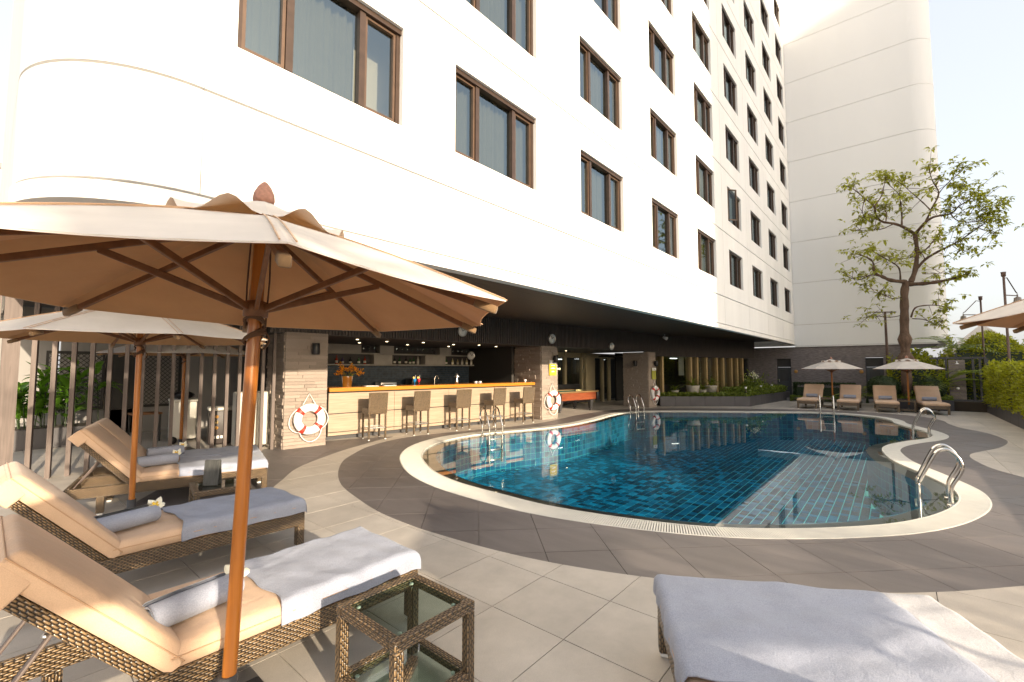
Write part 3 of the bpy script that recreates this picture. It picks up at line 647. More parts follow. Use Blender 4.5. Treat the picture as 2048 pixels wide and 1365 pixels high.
# wall of the open hall beside the bar
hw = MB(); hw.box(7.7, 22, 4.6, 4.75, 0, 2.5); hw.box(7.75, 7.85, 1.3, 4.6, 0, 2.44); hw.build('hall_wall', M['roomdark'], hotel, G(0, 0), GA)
# tower ground storey in stacked stone with two doors
tw = MB(); X0 = TX+.10
D1, D2 = (4.28, 4.98), (.35, 1.05)
def wallseg(y0, y1, z0=0, z1=2.86): tw.box(X0, X0+.3, y0, y1, z0, z1)
wallseg(-.39, D2[0]); wallseg(D2[1], D1[0]); wallseg(D1[1], 8.6); wallseg(D2[0], D2[1], 2.24, 2.86); wallseg(D1[0], D1[1], 2.22, 2.86)
two = tw.build('stone_wall', M['stoneb'], hotel)
st = MB(); rn = random.Random(11); z = 0.
while z < 2.80:
    h = rn.choice((.05, .065, .09)); h = min(h, 2.85-z); y = -.39
    while y < 8.5:
        l = rn.uniform(.25, .8); y1 = min(y+l, 8.5); pr = rn.uniform(0, .035)
        for (a, b, top) in ((D2[0], D2[1], 2.24), (D1[0], D1[1], 2.22)):
            if z < top and y < a < y1: y1 = a
            if z < top and a-1e-6 <= y < b: y = b; y1 = y+l
        if y1-y > .02: st.box(X0-.01-pr, X0+.005, y+.003, y1-.003, z+.003, z+h-.003)
        y = y1
    z += h
st.build('ledger_stones', M['stoneb'], two, kind='stuff')
for (a, b), lab in ((D1, None), (D2, None)):
    d = MB(); d.box(X0+.16, X0+.2, a+.03, b-.03, .13, 1.75); do = d.build('door', M['door'], hotel)
    MB().box(X0+.1, X0+.25, a, a+.03, .13, 2.22).box(X0+.1, X0+.25, b-.03, b, .13, 2.22).box(X0+.1, X0+.25, a+.03, b-.03, 1.76, 1.80).build('frame', M['charcoal'], do)
    MB().box(X0+.14, X0+.16, a+.03, b-.03, 1.8, 2.22).build('transom', M['roomdark'], do)
    MB().box(X0+.135, X0+.16, a+.14, b-.14, 1.0, 1.62).build('grille', M['charcoal'], do)
    MB().tube([(X0+.12, b-.1, .95), (X0+.12, b-.1, 1.1)], .012).build('handle', M['bsteel'], do)
sp_ = MB(); sp_.box(27.75, TX+.4, -.3, 5.3, 0, .125); struct(sp_.build('door_step', M['grey']))
for (yy, lab) in ((4.05, 'small round amber lamp plate beside the door under the overhang'), (1.22, 'small round amber lamp plate left of the right-hand door in the stone wall')):
    b = MB(); b.lathe([(.0, 0), (.085, 0), (.09, .012), (.07, .022), (0, .025)], 18, mat=Matrix.Translation((X0-.045, yy, 1.52)) @ Matrix.Rotation(R(-90), 4, 'Y'))
    tag(b.build('wall_plate', M['amber']), lab, 'wall lamp', 'amber wall plates')
# diagonal glazed lounge beyond the third pillar
LA, LB = Vector((20.35, 8.1)), Vector((27.4, 6.05)); LU = (LB-LA).normalized(); LVn = Vector((-LU.y, LU.x)); LL = (LB-LA).length; LG = math.atan2(LU.y, LU.x)
lounge = thing('lounge_pavilion', 'glazed lounge with gold vertical fins behind the dark planter', 'pavilion', (LA.x, LA.y, 0), LG)
lf = MB(); lf.box(-1.0, LL+.25, -.12, .3, 2.24, 3.2); lfo = lf.build('fascia', M['dark'], lounge)
ft = MB(); s = -1.0
while s < LL+.25: ft.box(s, s+.05, -.16, -.12, 2.25, 3.198); s += .085
ft.build('battens', M['fascia'], lfo, kind='stuff')
MB().box(-1.0, LL+.2, 0, .15, 0, .47).build('base_wall', M['charcoal'], lounge)
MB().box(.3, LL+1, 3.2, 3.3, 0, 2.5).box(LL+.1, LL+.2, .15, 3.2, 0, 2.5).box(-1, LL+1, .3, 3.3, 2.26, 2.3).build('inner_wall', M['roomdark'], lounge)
def lounge_s(px):
    d = fwd+rt*((px-1024)/896); t = LVn.dot(LA)/(LVn.dot(Vector((d.x, d.y)))); return (Vector((d.x, d.y))*t-LA).dot(LU)
fin_s = [lounge_s(p) for p in (1324, 1381, 1393.5, 1412, 1432.5, 1445, 1461.5, 1473, 1483.5)]
for s in fin_s: MB().box(s-.06, s+.06, -.02, .28, .47, 2.24).build('fin', M['gold'], lounge)
ed = [lounge_s(1316)]+fin_s+[lounge_s(1497)]
for a, b in zip(ed[:-1], ed[1:]):
    if b-a > .15: MB().add([(a+.06, .1, .47), (b-.06, .1, .47), (b-.06, .1, 2.24), (a+.06, .1, 2.24)], [(0, 1, 2, 3)]).build('pane', M['darkglass'], lounge)
MB().box(lounge_s(1369), lounge_s(1379), .35, .37, 1.35, 2.24).build('roller_blind', M['blind'], lounge)
for px in (1421, 1439, 1453, 1467): s = lounge_s(px); MB().box(s-.25, s+.25, .5, .55, .47, 2.24).build('curtain', M['creamwall'], lounge)
for (a, b, v) in ((1328, 1352, 1.3), (1396, 1408, 1.6)): MB().box(lounge_s(a), lounge_s(b), v, v+.08, 2.2, 2.23).build('ceiling_light', M['tubelight'], lounge)
# neighbouring blocks
def block(name, lab, x0, x1, y0, y1, h, col, floors, bx):
    root = thing(name, lab, 'building', ((x0+x1)/2, (y0+y1)/2, 0)); w, d = (x1-x0)/2, (y1-y0)/2
    MB().box(-w, w, -d, d, 0, h).build('wall', mk(name+'_wall', col, .8, noise=(.3, .05)), root)
    MB().box(-w-.2, w+.2, -d-.2, d+.2, h, h+.5).build('roof', M['grey'], root)
    gm = mk(name+'_glass', (.05, .07, .085), .1)
    wmesh = MB().box(0, bx*.62, 0, .06, 0, h/floors*.5).mesh('window', gm)
    for f in range(floors):
        z = h/floors*(f+.3); k = int(2*w/bx)
        for i in range(k):
            link('window', wmesh, root, (-w+bx*(i+.2), d, z)); link('window', wmesh, root, (-w+bx*(i+.2), -d-.06, z))
    return root
block('neighbour_tower', 'tall pale neighbouring block across the street behind the pool terrace', 6.6, 27, -60, -45, 32.5, (.42, .40, .38), 11, 3.1)
nb = block('distant_block', 'pale pink far building seen past the rounded hotel corner', -24, .2, 60, 75, 19.5, (.62, .52, .47), 6, 3.0)

# ================================================================== FURNITURE
# ---- sun lounger: head at x=0, foot at x=2, width along y
LW = .70
def lounger_parts(root, W, back_deg=48):
    z0, z1 = .205, .325; t = .05
    for y in (0, W-t): MB().rbox(0, 2.0, y, y+t, z0, z1, .012, 2, sm=False).build('side_rail', M['rattan'], root)
    MB().rbox(2.0-t, 2.0, t, W-t, z0, z1, .012, 2, sm=False).build('end_rail', M['rattan'], root)
    MB().rbox(0, t, t, W-t, z0, z1, .012, 2, sm=False).build('end_rail', M['rattan'], root)
    d = MB()
    for i in range(11): x = .64+i*.122; d.box(x, x+.085, t, W-t, .29, .318)
    d.build('deck_slats', M['rattan'], root)
    for (x, y) in ((1.93, 0), (1.93, W-.07), (.28, 0), (.28, W-.07)):
        l = MB(); l.rbox(x, x+.07, y, y+.07, .022, z0+.01, .008, 1, sm=False); lo = l.build('leg', M['rattan'], root)
        MB().rbox(x+.008, x+.062, y+.008, y+.062, 0, .022, .004, 1).build('foot_cap', M['whiteplastic'], lo)
    piv = Matrix.Translation((.62, 0, .31)) @ Matrix.Rotation(R(back_deg), 4, 'Y') @ Matrix.Rotation(math.pi, 4, 'Z') @ Matrix.Translation((0, -W, 0))
    L = .80
    b = MB(); 
    for y in (.02, W-.075): b.rbox(0, L, y, y+.055, -.055, .0, .01, 2, sm=False)
    b.rbox(L-.05, L, .075, W-.075, -.055, 0, .01, 2, sm=False); b.rbox(0.02, .07, .075, W-.075, -.055, 0, .01, 2, sm=False); b.box(.07, L-.05, .075, W-.075, -.03, -.015)
    bf = b.build('backrest_frame', M['rattan'], root); bf.matrix_local = piv
    for y in (.12, W-.15):
        p = piv @ Vector((.46, y, -.05)); q = Vector((.02, p.y, .24)); s = MB()
        ax = (q-p); Ls = ax.length; mt = Matrix.Translation(p) @ ax.to_track_quat('X', 'Z').to_matrix().to_4x4()
        s.rbox(0, Ls, -.018, .018, -.006, .006, .002, 1, mat=mt); s.lathe([(0, 0), (.012, 0), (.012, .018), (0, .018)], 10, mat=mt @ Matrix.Translation((.04, 0, .004)), mi=1)
        s.build('strut', [M['fence'], M['bsteel']], root)
    # cushions
    def cushion(name, x0, x1, y0, y1, z0, z1, mat=None):
        m = MB(); nx, ny = 22, 12
        def top(u, v):
            x = x0+(x1-x0)*u; y = y0+(y1-y0)*v; e = min(u, 1-u)*(x1-x0); e2 = min(v, 1-v)*(y1-y0); r = .045
            dz = 0
            for q in (e, e2):
                if q < r: dz += r-math.sqrt(max(r*r-(r-q)**2, 0))
            return Vector((x, y, z1-dz*.75+.012*math.sin(math.pi*u)*math.sin(math.pi*v)))
        us = [0, .006, .016, .032]+[.032+(1-.064)*i/14 for i in range(1, 14)]+[1-.032, 1-.016, 1-.006, 1]
        vs = [0, .012, .03, .06]+[.06+.88*i/7 for i in range(1, 7)]+[.94, .97, .988, 1]
        P = [[top(u, v) for v in vs] for u in us]; nu, nv = len(us), len(vs); flat = [p for r_ in P for p in r_]
        m.add(flat, [(i*nv+j, (i+1)*nv+j, (i+1)*nv+j+1, i*nv+j+1) for i in range(nu-1) for j in range(nv-1)], 0, True)
        ring = [P[i][0] for i in range(nu)]+[P[-1][j] for j in range(1, nv)]+[P[i][-1] for i in range(nu-2, -1, -1)]+[P[0][j] for j in range(nv-2, 0, -1)]
        k = len(ring); cx, cy = (x0+x1)/2, (y0+y1)/2; rows = [ring]
        for (zz, ins) in ((z1-.05, -.006), (z0+.05, -.006), (z0+.018, .0), (z0, .02)):
            rows.append([Vector((p.x+(cx-p.x)/max(abs(cx-p.x), .05)*ins, p.y+(cy-p.y)/max(abs(cy-p.y), .05)*ins, zz)) for i, p in enumerate(ring)])
        vv = [p for r_ in rows for p in r_]
        m.add(vv, [(r_*k+i, (r_+1)*k+i, (r_+1)*k+(i+1) % k, r_*k+(i+1) % k) for r_ in range(len(rows)-1) for i in range(k)], 0, True)
        m.add(rows[-1], [tuple(range(k))], 0)
        o = m.build(name, M['cushion'], root)
        pp = MB(); pp.tube([p+Vector((0, 0, .004)) for p in rows[1]], .0035, 5, closed=True); po = pp.build('piping', M['piping'], o)
        if mat is not None: o.matrix_local = mat
        return o
    cushion('seat_cushion', .635, 2.0, -.005, W+.005, .325, .43)
    cushion('back_cushion', -.0, .83, -.005, W+.005, .005, .12, piv)
    fl = MB(); fl.rbox(.70, .842, -.012, W+.012, -.062, .06, .012, 2); fo = fl.build('head_pocket', M['cushion'], root); fo.matrix_local = piv
def towel_cover(W, x0, x1, drop_y=.10, drop_x=.09, seed=0, mat='towel', zt=.453, y0=-.012, y1=None):
    y1 = W+.012 if y1 is None else y1; rn = random.Random(seed); ph = [rn.uniform(0, 6) for _ in range(6)]
    def fold(t, edge, r):
        if t <= edge-r: return t, 0.
        a = (t-(edge-r))/r
        if a < math.pi/2: return edge-r+r*math.sin(a), r-r*math.cos(a)
        return edge, r+(t-(edge-r)-r*math.pi/2)
    m = MB(); nx, ny = 60, 54; LX_ = (x1-x0)+drop_x; Ly = (y1-y0)+2*drop_y
    def fn(u, v):
        s = LX_*u; w = Ly*v-drop_y
        wob = .016*math.sin(w*9+ph[0])+.008*math.sin(w*23+ph[1])
        s = s+wob*(1-u)
        xs, dz1 = fold(s, x1-x0, .045)
        mid = (y1-y0)/2
        ys, dz2 = fold(abs(w-mid), mid, .04); sg = 1 if w > mid else -1
        dz = max(dz1, dz2)+.25*min(dz1, dz2)
        z = zt-dz+.004*math.sin(s*14+ph[2]+w*5)+.003*math.sin(w*17+ph[3])+.003*math.sin(s*31+w*11+ph[4])*(1 if dz < .02 else .3)+.004*max(0, 1-abs(math.sin(s*3.1+w*2.1+ph[1]))*5)+.003*max(0, 1-abs(math.sin(w*3.3-s*1.3+ph[3]))*6)
        out = (.008*math.sin(s*12+ph[5])+.006*math.sin(s*29+ph[0]))*min(dz*12, 1)
        return Vector((x0+xs+(.004 if dz1 > .05 else 0), y0+mid+sg*(ys+abs(out)), z))
    m.grid(fn, nx, ny)
    he = [fn(0, j/40)+Vector((0, 0, .002)) for j in range(41)]; m.tube(he, .004, 5)
    return m
def towel_roll(L=.41, r=.082):
    m = MB(); turns = 3.2; k = 70; outp = []; th = .011
    for i in range(k+1):
        t = i/k; a = turns*2*math.pi*t; rad = .012+(r-.012)*t
        outp.append((a, rad))
    def prof(sgn): return [(rad+sgn*th/2) for a, rad in outp]
    vs = []; 
    for xi, x in enumerate((0, .012, L*.33, L*.66, L-.012, L)):
        sc = .93 if xi in (0, 5) else 1
        for (a, rad) in outp:
            for sgn in (1, -1):
                q = (rad+sgn*th*.46)*sc+.0015*math.sin(x*40+a*2)
                vs.append((x, q*math.cos(a), q*math.sin(a)*.88))
    c = 2*(k+1); fs = []
    for xi in range(5):
        for i in range(k):
            for o in (0, 1):
                a, b = xi*c+2*i+o, xi*c+2*(i+1)+o; fs.append((a, b, b+c, a+c) if o == 0 else (a, a+c, b+c, b))
    for xi in (0, 5):
        for i in range(k): a = xi*c+2*i; fs.append((a, a+1, a+3, a+2) if xi else (a, a+2, a+3, a+1))
    return m.add(vs, fs, 0, True)
roll_me = towel_roll().mesh('towel_roll', M['towel'])
def flower_mesh():
    m = MB()
    for k in range(5):
        a = 2*math.pi*k/5; rot = Matrix.Rotation(a, 4, 'Z')
        def fn(u, v):
            w = .016*math.sin(math.pi*min(u*.8+.12, 1))*(v-.5)*2
            return rot @ Vector((.004+.036*u, w+.006*u, .004+.012*u-.03*(v-.5)**2))
        m.grid(fn, 5, 3, 0)
        def fy(u, v): return rot @ Vector((.003+.014*u, .005*(v-.5)*2, .0065+.006*u))
        m.grid(fy, 2, 2, 1)
    return m
flower_me = flower_mesh().mesh('frangipani', [M['petal_w'], M['petal_y']])
lo1 = thing('sun_lounger', 'nearest rattan sun lounger with tan cushions, its foot beside the glass-topped table', 'sun lounger', (-.03, 2.50, 0), 0, 'sun loungers'); lounger_parts(lo1, LW)
def ll(root_loc, rz, p): return Matrix.Translation(root_loc) @ Matrix.Rotation(rz, 4, 'Z') @ Vector(p)
GL = 'sun loungers'
dup(lo1, 'rattan sun lounger with tan cushions, second from the camera on the left', (.03, 4.28, 0), 0, GL)
A3 = R(-15); p3 = Vector((2.56, 6.52, 0)); ax3 = Vector((math.cos(A3), math.sin(A3), 0)); ay3 = Vector((-math.sin(A3), math.cos(A3), 0))
L3a = p3-ax3*2.0; L3b = L3a+ay3*.73
dup(lo1, 'rattan sun lounger of the side-by-side pair near the fence, the one closer to the camera', L3a, A3, GL)
dup(lo1, 'rattan sun lounger of the side-by-side pair near the fence, the one closer to the bar', L3b, A3, GL)
A4 = R(29.6); ax4 = Vector((math.cos(A4), math.sin(A4), 0)); ay4 = Vector((-math.sin(A4), math.cos(A4), 0))
L4a = Vector((2.67, 1.13, 0))-ax4*2.0-ay4*LW; L4b = L4a-ay4*(LW+.02)
dup(lo1, 'sun lounger at the bottom right corner, its foot under a wide grey towel', L4a, A4, GL)
dup(lo1, 'sun lounger at the right edge of the frame under a pale towel', L4b, A4, GL)
def put_towel(lab, loc, rz, seed, x0=1.08, x1=2.0, mat='towel', **kw):
    o = towel_cover(LW, x0, x1, seed=seed, **kw).build('towel', M[mat], None, loc, rz); tag(o, lab, 'towel', 'towels over lounger feet'); return o
put_towel('grey towel spread over the foot of the nearest left lounger', (-.03, 2.50, 0), 0, 1, 1.10)
put_towel('blue-grey towel over the foot of the second lounger on the left', (.03, 4.28, 0), 0, 2, 1.05)
put_towel('blue-grey towel on the nearer lounger of the pair by the fence', L3a, A3, 3, 1.02)
put_towel('blue-grey towel on the farther lounger of the pair by the fence', L3b, A3, 4, 1.0)
put_towel('wide grey towel covering the lounger foot at the bottom right', L4a, A4, 5, 1.06, 2.0, 'towel', y0=-.50, y1=LW+.012, drop_y=.09, zt=.459)
put_towel('pale towel on the lounger at the right frame edge', L4b, A4, 6, .95, 2.02, 'towel2', zt=.4525, y1=.27)
def put_roll(lab, loc, rz, p, ang, fl=True, flab=None):
    q = ll(loc, rz, p); o = link('towel_roll', roll_me, None, q, rz+ang); o.rotation_euler = (R(random.uniform(-25, 25)), 0, rz+ang); tag(o, lab, 'towel', 'rolled towels')
    if fl:
        f = ll(loc, rz, (p[0]+math.cos(ang)*.40, p[1]+math.sin(ang)*.40, p[2]+.05)); fo = link('frangipani', flower_me, None, f); fo.rotation_euler = (R(48), R(8), rz-R(38)); fo.scale = (1.7,)*3; tag(fo, flab, 'flower', 'frangipani flowers on towels')
ZR = .442+.072
put_roll('rolled grey towel on the nearest left lounger beside the umbrella pole', (-.03, 2.50, 0), 0, (.575, .17, ZR), R(12), True, 'white frangipani on the rolled towel of the nearest lounger')
put_roll('rolled blue-grey towel on the second left lounger', (.03, 4.28, 0), 0, (.54, .20, ZR), R(16), True, 'white frangipani on the rolled towel of the second lounger')
put_roll('rolled blue-grey towel on the nearer lounger of the fence-side pair', L3a, A3, (.60, .30, ZR), R(14), True, 'white frangipani on the nearer rolled towel of the fence-side pair')
put_roll('rolled blue-grey towel on the farther lounger of the fence-side pair', L3b, A3, (.64, .30, ZR), R(10), True, 'white frangipani on the farther rolled towel of the fence-side pair')
# far loungers
for i, (x, y, a, lab) in enumerate(((24.25, 2.72, 178, 'far sun lounger, leftmost of four across the pool'), (24.2, 1.42, 180, 'far sun lounger, second from left across the pool'), (24.2, .32, 183, 'far sun lounger, third from left across the pool'), (24.3, -.95, 186, 'far sun lounger, rightmost of four across the pool'))):
    dup(lo1, lab, (x, y+LW/2, 0), R(a), 'far sun loungers')
    o = link('towel_roll', roll_me, None, ll((x, y+LW/2, 0), R(a), (.72, .55, ZR)), R(a)-R(90)); tag(o, 'rolled towel on the %s far lounger across the pool' % ('leftmost', 'second', 'third', 'rightmost')[i], 'towel', 'rolled towels')
# ---- side tables
def side_table(root, w, d, h):
    t = .052; zs = .055
    for (x, y) in ((0, 0), (w-t, 0), (0, d-t), (w-t, d-t)): MB().rbox(x, x+t, y, y+t, 0, h-t, .007, 1, sm=False).build('leg', M['rattan'], root)
    for z, nm in ((h-t, 'top_frame'), (zs, 'lower_frame')):
        b = MB(); e = .001 if z < .2 else 0; a0 = t if z < .2 else 0
        b.rbox(a0, w-a0, e, t-e, z, z+t, .007, 1, sm=False); b.rbox(a0, w-a0, d-t+e, d-e, z, z+t, .007, 1, sm=False); b.rbox(e, t-e, t, d-t, z, z+t, .007, 1, sm=False); b.rbox(w-t+e, w-e, t, d-t, z, z+t, .007, 1, sm=False)
        fo = b.build(nm, M['rattan'], root)
        g = MB(); g.box(t+.001, w-t-.001, t+.001, d-t-.001, z+t-.014, z+t-.006); g.build('glass', M['tableglass'], root)
        c = MB()
        for (x, y) in ((t+.03, t+.03), (w-t-.03, t+.03), (t+.03, d-t-.03), (w-t-.03, d-t-.03)): c.lathe([(0, 0), (.011, 0), (.011, .007), (0, .007)], 10, (x, y, z+t-.022))
        c.build('pad', M['whiteplastic'], fo)
t1 = thing('side_table', 'square rattan table with two glass shelves in the left foreground', 'side table', (1.24, 1.73, 0), 0, 'rattan side tables'); side_table(t1, .50, .52, .45)
dup(t1, 'low rattan glass table between the loungers holding the menu board', (1.40, 5.30, 0), R(-10), 'rattan side tables')
dup(t1, 'rattan table under the left far umbrella across the pool', (23.0, 1.95, 0), 0, 'rattan side tables'); dup(t1, 'rattan table under the right far umbrella across the pool', (23.0, -.62, 0), 0, 'rattan side tables')
mb = MB(); mt = Matrix.Rotation(R(58), 4, 'Z'); mb.rbox(-.075, .075, -.045, -.033, 0, .26, .003, 1, mat=mt @ Matrix.Rotation(R(-7), 4, 'X'), sm=False); mb.rbox(-.075, .075, .033, .045, 0, .26, .003, 1, mat=mt @ Matrix.Rotation(R(7), 4, 'X'), sm=False)
tag(mb.build('menu_stand', M['menu'], None, (1.62, 5.52, .446), R(-100)), 'dark wooden folded menu stand on the low glass table', 'menu stand')
wp = MB(); wp.rbox(0, .34, 0, .05, 0, .04, .006, 1); tag(wp.build('tray', M['rattan'], None, (1.30, 1.80, .10), R(35)), 'small dark rattan tray on the lower shelf of the foreground table', 'tray')
# ---- umbrellas
def umbrella(root, Rr, zr, ha, pole_r, ph, rope=False, detail=True, tilt=None, base=True):
    n = 8; T = Matrix.Identity(4)
    if tilt: T = Matrix.Translation((tilt[2], tilt[3], 0)) @ Matrix.Rotation(tilt[0], 4, 'Y') @ Matrix.Rotation(tilt[1], 4, 'X')
    top = zr+ha
    def sag(u): return zr+ha*(1-u)+.05*ha*math.sin(math.pi*u)
    def seg(k, u, v, rmax, dz=0, scal=.035, lift=0):
        a0 = ph+2*math.pi*k/n; a1 = ph+2*math.pi*(k+1)/n
        p0 = Vector((math.cos(a0), math.sin(a0), 0)); p1 = Vector((math.cos(a1), math.sin(a1), 0))
        p = p0.lerp(p1, v)*rmax*u*(1-scal*u*math.sin(math.pi*v))
        z = sag(u*rmax/Rr)-.006*u*math.sin(math.pi*v)+dz*(1-u)+.006*u+lift*u**3*math.sin(math.pi*v)**3
        return T @ Vector((p.x, p.y, z))
    c = MB()
    nu = 10 if detail else 5
    for k in range(n):
        c.grid(lambda u, v: seg(k, .035+.965*u, v, Rr), nu, 6 if detail else 4)
    # hem
    for k in range(n):
        hp = [seg(k, 1, j/8, Rr) for j in range(9)]
        c.add([q for p in hp for q in (p, p+Vector((0, 0, -.005)))], [(2*j, 2*j+1, 2*j+3, 2*j+2) for j in range(8)], 0, True)
    cano = c.build('canopy', M['canopy'], root)
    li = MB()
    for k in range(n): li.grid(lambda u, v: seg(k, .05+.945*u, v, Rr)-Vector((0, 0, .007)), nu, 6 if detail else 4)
    li.build('shade_layer', M['shade_layer'], root)  # added layer, carries the underside's shade and filtered warmth in its colour
    v = MB()
    for k in range(n): v.grid(lambda u, w: seg(k, .04+.96*u, w, Rr*.33, .075 if detail else .03, .0, .085), 7, 10)
    v.build('vent_cap', M['canopy'], root)
    if detail:
        s = MB()
        for k in range(n):
            for off in (-.02, .02):
                pts = []
                for j in range(9):
                    u = .3+.7*j/8; p = seg(k, u, 0, Rr); a = ph+2*math.pi*k/n; pts.append(p+Vector((-math.sin(a)*off, math.cos(a)*off, .004)))
                s.tube(pts, .003, 4)
        s.build('seam', M['piping'], cano)
    f = MB(); f.lathe([(.0, 0), (.045, 0), (.05, .02), (.046, .05), (.03, .085), (.012, .108), (.0, .115)], 14, (0, 0, top+(.055 if detail else .02)), mat=T); f.build('finial', M['finial'], root)
    hub_z = zr-.02 if detail else zr-.1
    for k in range(n):
        a = ph+2*math.pi*k/n; d = Vector((math.cos(a), math.sin(a), 0)); side = Vector((-d.y, d.x, 0))
        p0 = d*.04+Vector((0, 0, top-.045)); p1 = d*(Rr*.965)+Vector((0, 0, zr-.002))
        ax = p1-p0; mt = T @ Matrix.Translation(p0-Vector((0, 0, .03))) @ ax.to_track_quat('X', 'Z').to_matrix().to_4x4()
        rb = MB(); rb.rbox(0, ax.length, -.0095, .0095, -.018, .012, .003, 1, mat=mt, sm=False); ro = rb.build('rib', M['rib'], root)
        q0 = d*(pole_r+.02)+Vector((0, 0, hub_z)); q1 = p0.lerp(p1, .47)-Vector((0, 0, .045)); ax = q1-q0; mt2 = T @ Matrix.Translation(q0) @ ax.to_track_quat('X', 'Z').to_matrix().to_4x4()
        sb = MB(); sb.rbox(0, ax.length, -.0095, .0095, -.015, .015, .003, 1, mat=mt2, sm=False); sb.build('strut', M['rib'], ro)
        if detail:
            pk = MB(); pk.rbox((p1-p0).length-.10, (p1-p0).length+.004, -.017, .017, -.021, .014, .005, 1, mat=mt); pk.build('rib_pocket', M['pocket'], ro)
    h = MB(); h.lathe([(pole_r, -.045), (pole_r+.024, -.04), (pole_r+.026, .03), (pole_r, .04)], 16, (0, 0, hub_z), mat=T); h.lathe([(pole_r, -.06), (pole_r+.02, -.06), (pole_r+.02, .0), (pole_r, .01)], 16, (0, 0, top-.03), mat=T); h.build('hub', M['rib'], root)
    P0 = Vector((0, 0, .06)); P1 = T @ Vector((0, 0, top))
    if tilt: P0 = T @ Vector((0, 0, .06))
    po = MB(); po.tube([P0.lerp(P1, i/6) for i in range(7)], pole_r, 20); po.build('pole', M['pole'], root)
    if base: bs = MB(); bs.rbox(-.22, .22, -.22, .22, 0, .07, .015, 2, mat=Matrix.Translation((P0.x, P0.y, 0))); bs.lathe([(pole_r+.012, 0), (pole_r+.012, .2), (pole_r, .2)], 16, (P0.x, P0.y, .07)); bs.build('base', M['charcoal'], root)
    if rope:
        r = MB(); pts = []
        for i in range(150):
            t = i/150; a = t*2*math.pi*7; rr = pole_r+.008+.01*abs(math.sin(i*.37)); z = hub_z-.05-.11*(.5+.5*math.sin(t*2*math.pi*3.4+.4))-.02*math.sin(a)
            pts.append(T @ Vector((rr*math.cos(a), rr*math.sin(a), z)))
        r.tube(pts, .0055, 6)
        r.tube([T @ Vector(p) for p in ((-.035, .02, hub_z-.1), (-.042, .015, hub_z+.12), (-.04, .01, top-.09))], .004, 6); r.tube([T @ Vector(p) for p in ((.045, -.01, hub_z-.1), (.05, -.01, hub_z+.15), (.045, 0, top-.09))], .004, 6)
        r.tube([T @ Vector((pole_r+.015+.03*math.sin(t*3.1), .01, hub_z-.1-.1*t)) for t in [i/10 for i in range(11)]], .005, 6)
        r.build('rope', M['rope'], root)
GU_ = 'tan market umbrellas'
u1 = thing('umbrella', 'large tan umbrella in the left foreground with orange wooden pole', 'umbrella', (.845, 2.385, 0), 0, GU_)
umbrella(u1, 1.26, 1.985, .455, .0305, 2.063, True, True, (math.atan(.032), math.atan(.006), -.055, .0), True)
u2 = thing('umbrella', 'pale umbrella behind the largest one, its pole beside the fence-side lounger pair', 'umbrella', (1.10, 6.30, 0), 0, GU_)
umbrella(u2, 1.32, 1.99, .42, .028, 2.4, True, True, None)
u3 = thing('umbrella', 'small-looking far umbrella by the slatted fence with a bright orange pole', 'umbrella', (2.62, 10.9, 0), 0, GU_)
umbrella(u3, 1.34, 1.955, .40, .028, 2.3, True, True, None)
uf = thing('umbrella', 'far umbrella across the pool, left of two', 'umbrella', (23.6, 2.02, 0), 0, GU_)
umbrella(uf, 1.12, 1.66, .40, .03, .3, False, False, None)
dup(uf, 'far umbrella across the pool, right of two, beside the tree', (23.4, -.42, 0), R(10), GU_)
ur = thing('umbrella', 'tan umbrella edge jutting in at the right frame edge', 'umbrella', (5.25, -1.70, 0), 0, GU_)
umbrella(ur, 1.3, 2.05, .45, .03, R(131), False, True, None)
dup(ur, 'umbrella standing behind the camera that shades the foreground paving', (2.27, -3.5, 0), R(20), GU_).scale = (.8, .8, .8)
dup(ur, 'umbrella standing behind the camera that shades the second lounger', (.12, -1.62, 0), R(5), GU_)

# ================================================================== BAR AREA
bar = thing('bar_counter', 'long bar counter with orange timber top and pale wood front', 'bar counter', Bq(0, 0), BA)
BL = 6.72
MB().rbox(-.02, BL, -.10, .62, 1.13, 1.225, .008, 2, sm=False).build('countertop', M['bartop'], bar)
MB().box(0, BL-.03, .05, .55, .1, 1.10).box(0, BL-.05, .10, .5, 0, .1).build('core', M['charcoal'], bar)
MB().box(.02, BL-.05, .0, .5, 1.10, 1.13).build('shadow_gap', M['charcoal'], bar)
for (z0, z1) in ((.10, .17), (.185, .60), (.62, 1.095)):
    for i in range(4):
        a = i*BL/4; MB().rbox(a+.002, a+BL/4-.004-(.03 if i == 3 else 0), 0, .05, z0, z1, .003, 1, sm=False).build('front_panel', M['barwood'], bar)
# back shelving
cab = thing('bar_shelving', 'concrete-panelled bar shelving with open bottle niches on the back wall', 'shelving', Bq(0, 3.02), BA)
for (a, b, z0, z1) in ((1.0, 2.08, 2.17, 2.43), (2.7, 3.2, 2.17, 2.43), (5.0, 5.5, 2.17, 2.43), (2.5, 3.15, 1.82, 2.13), (4.4, 5.25, 1.82, 2.13), (6.7, 7.28, .9, 2.43)):
    MB().rbox(a+.003, b-.003, 0, .32, z0+.002, z1, .004, 1, sm=False).build('panel', M['concrete'], cab)
for z in (2.135, 1.775): MB().box(1.0, 6.7, 0, .32, z, z+.04).build('shelf', M['concrete'], cab)
bcols = [(.30, .12, .02), (.05, .12, .05), (.45, .38, .22), (.03, .03, .035), (.35, .05, .03), (.55, .50, .42), (.10, .07, .18)]
bmats = [mk('bottle_glass_%d' % i, c, .08, spec=.7, coat=.5) for i, c in enumerate(bcols)]
labm = mk('bottle_label', (.6, .55, .45), .6)
bottle_me = []
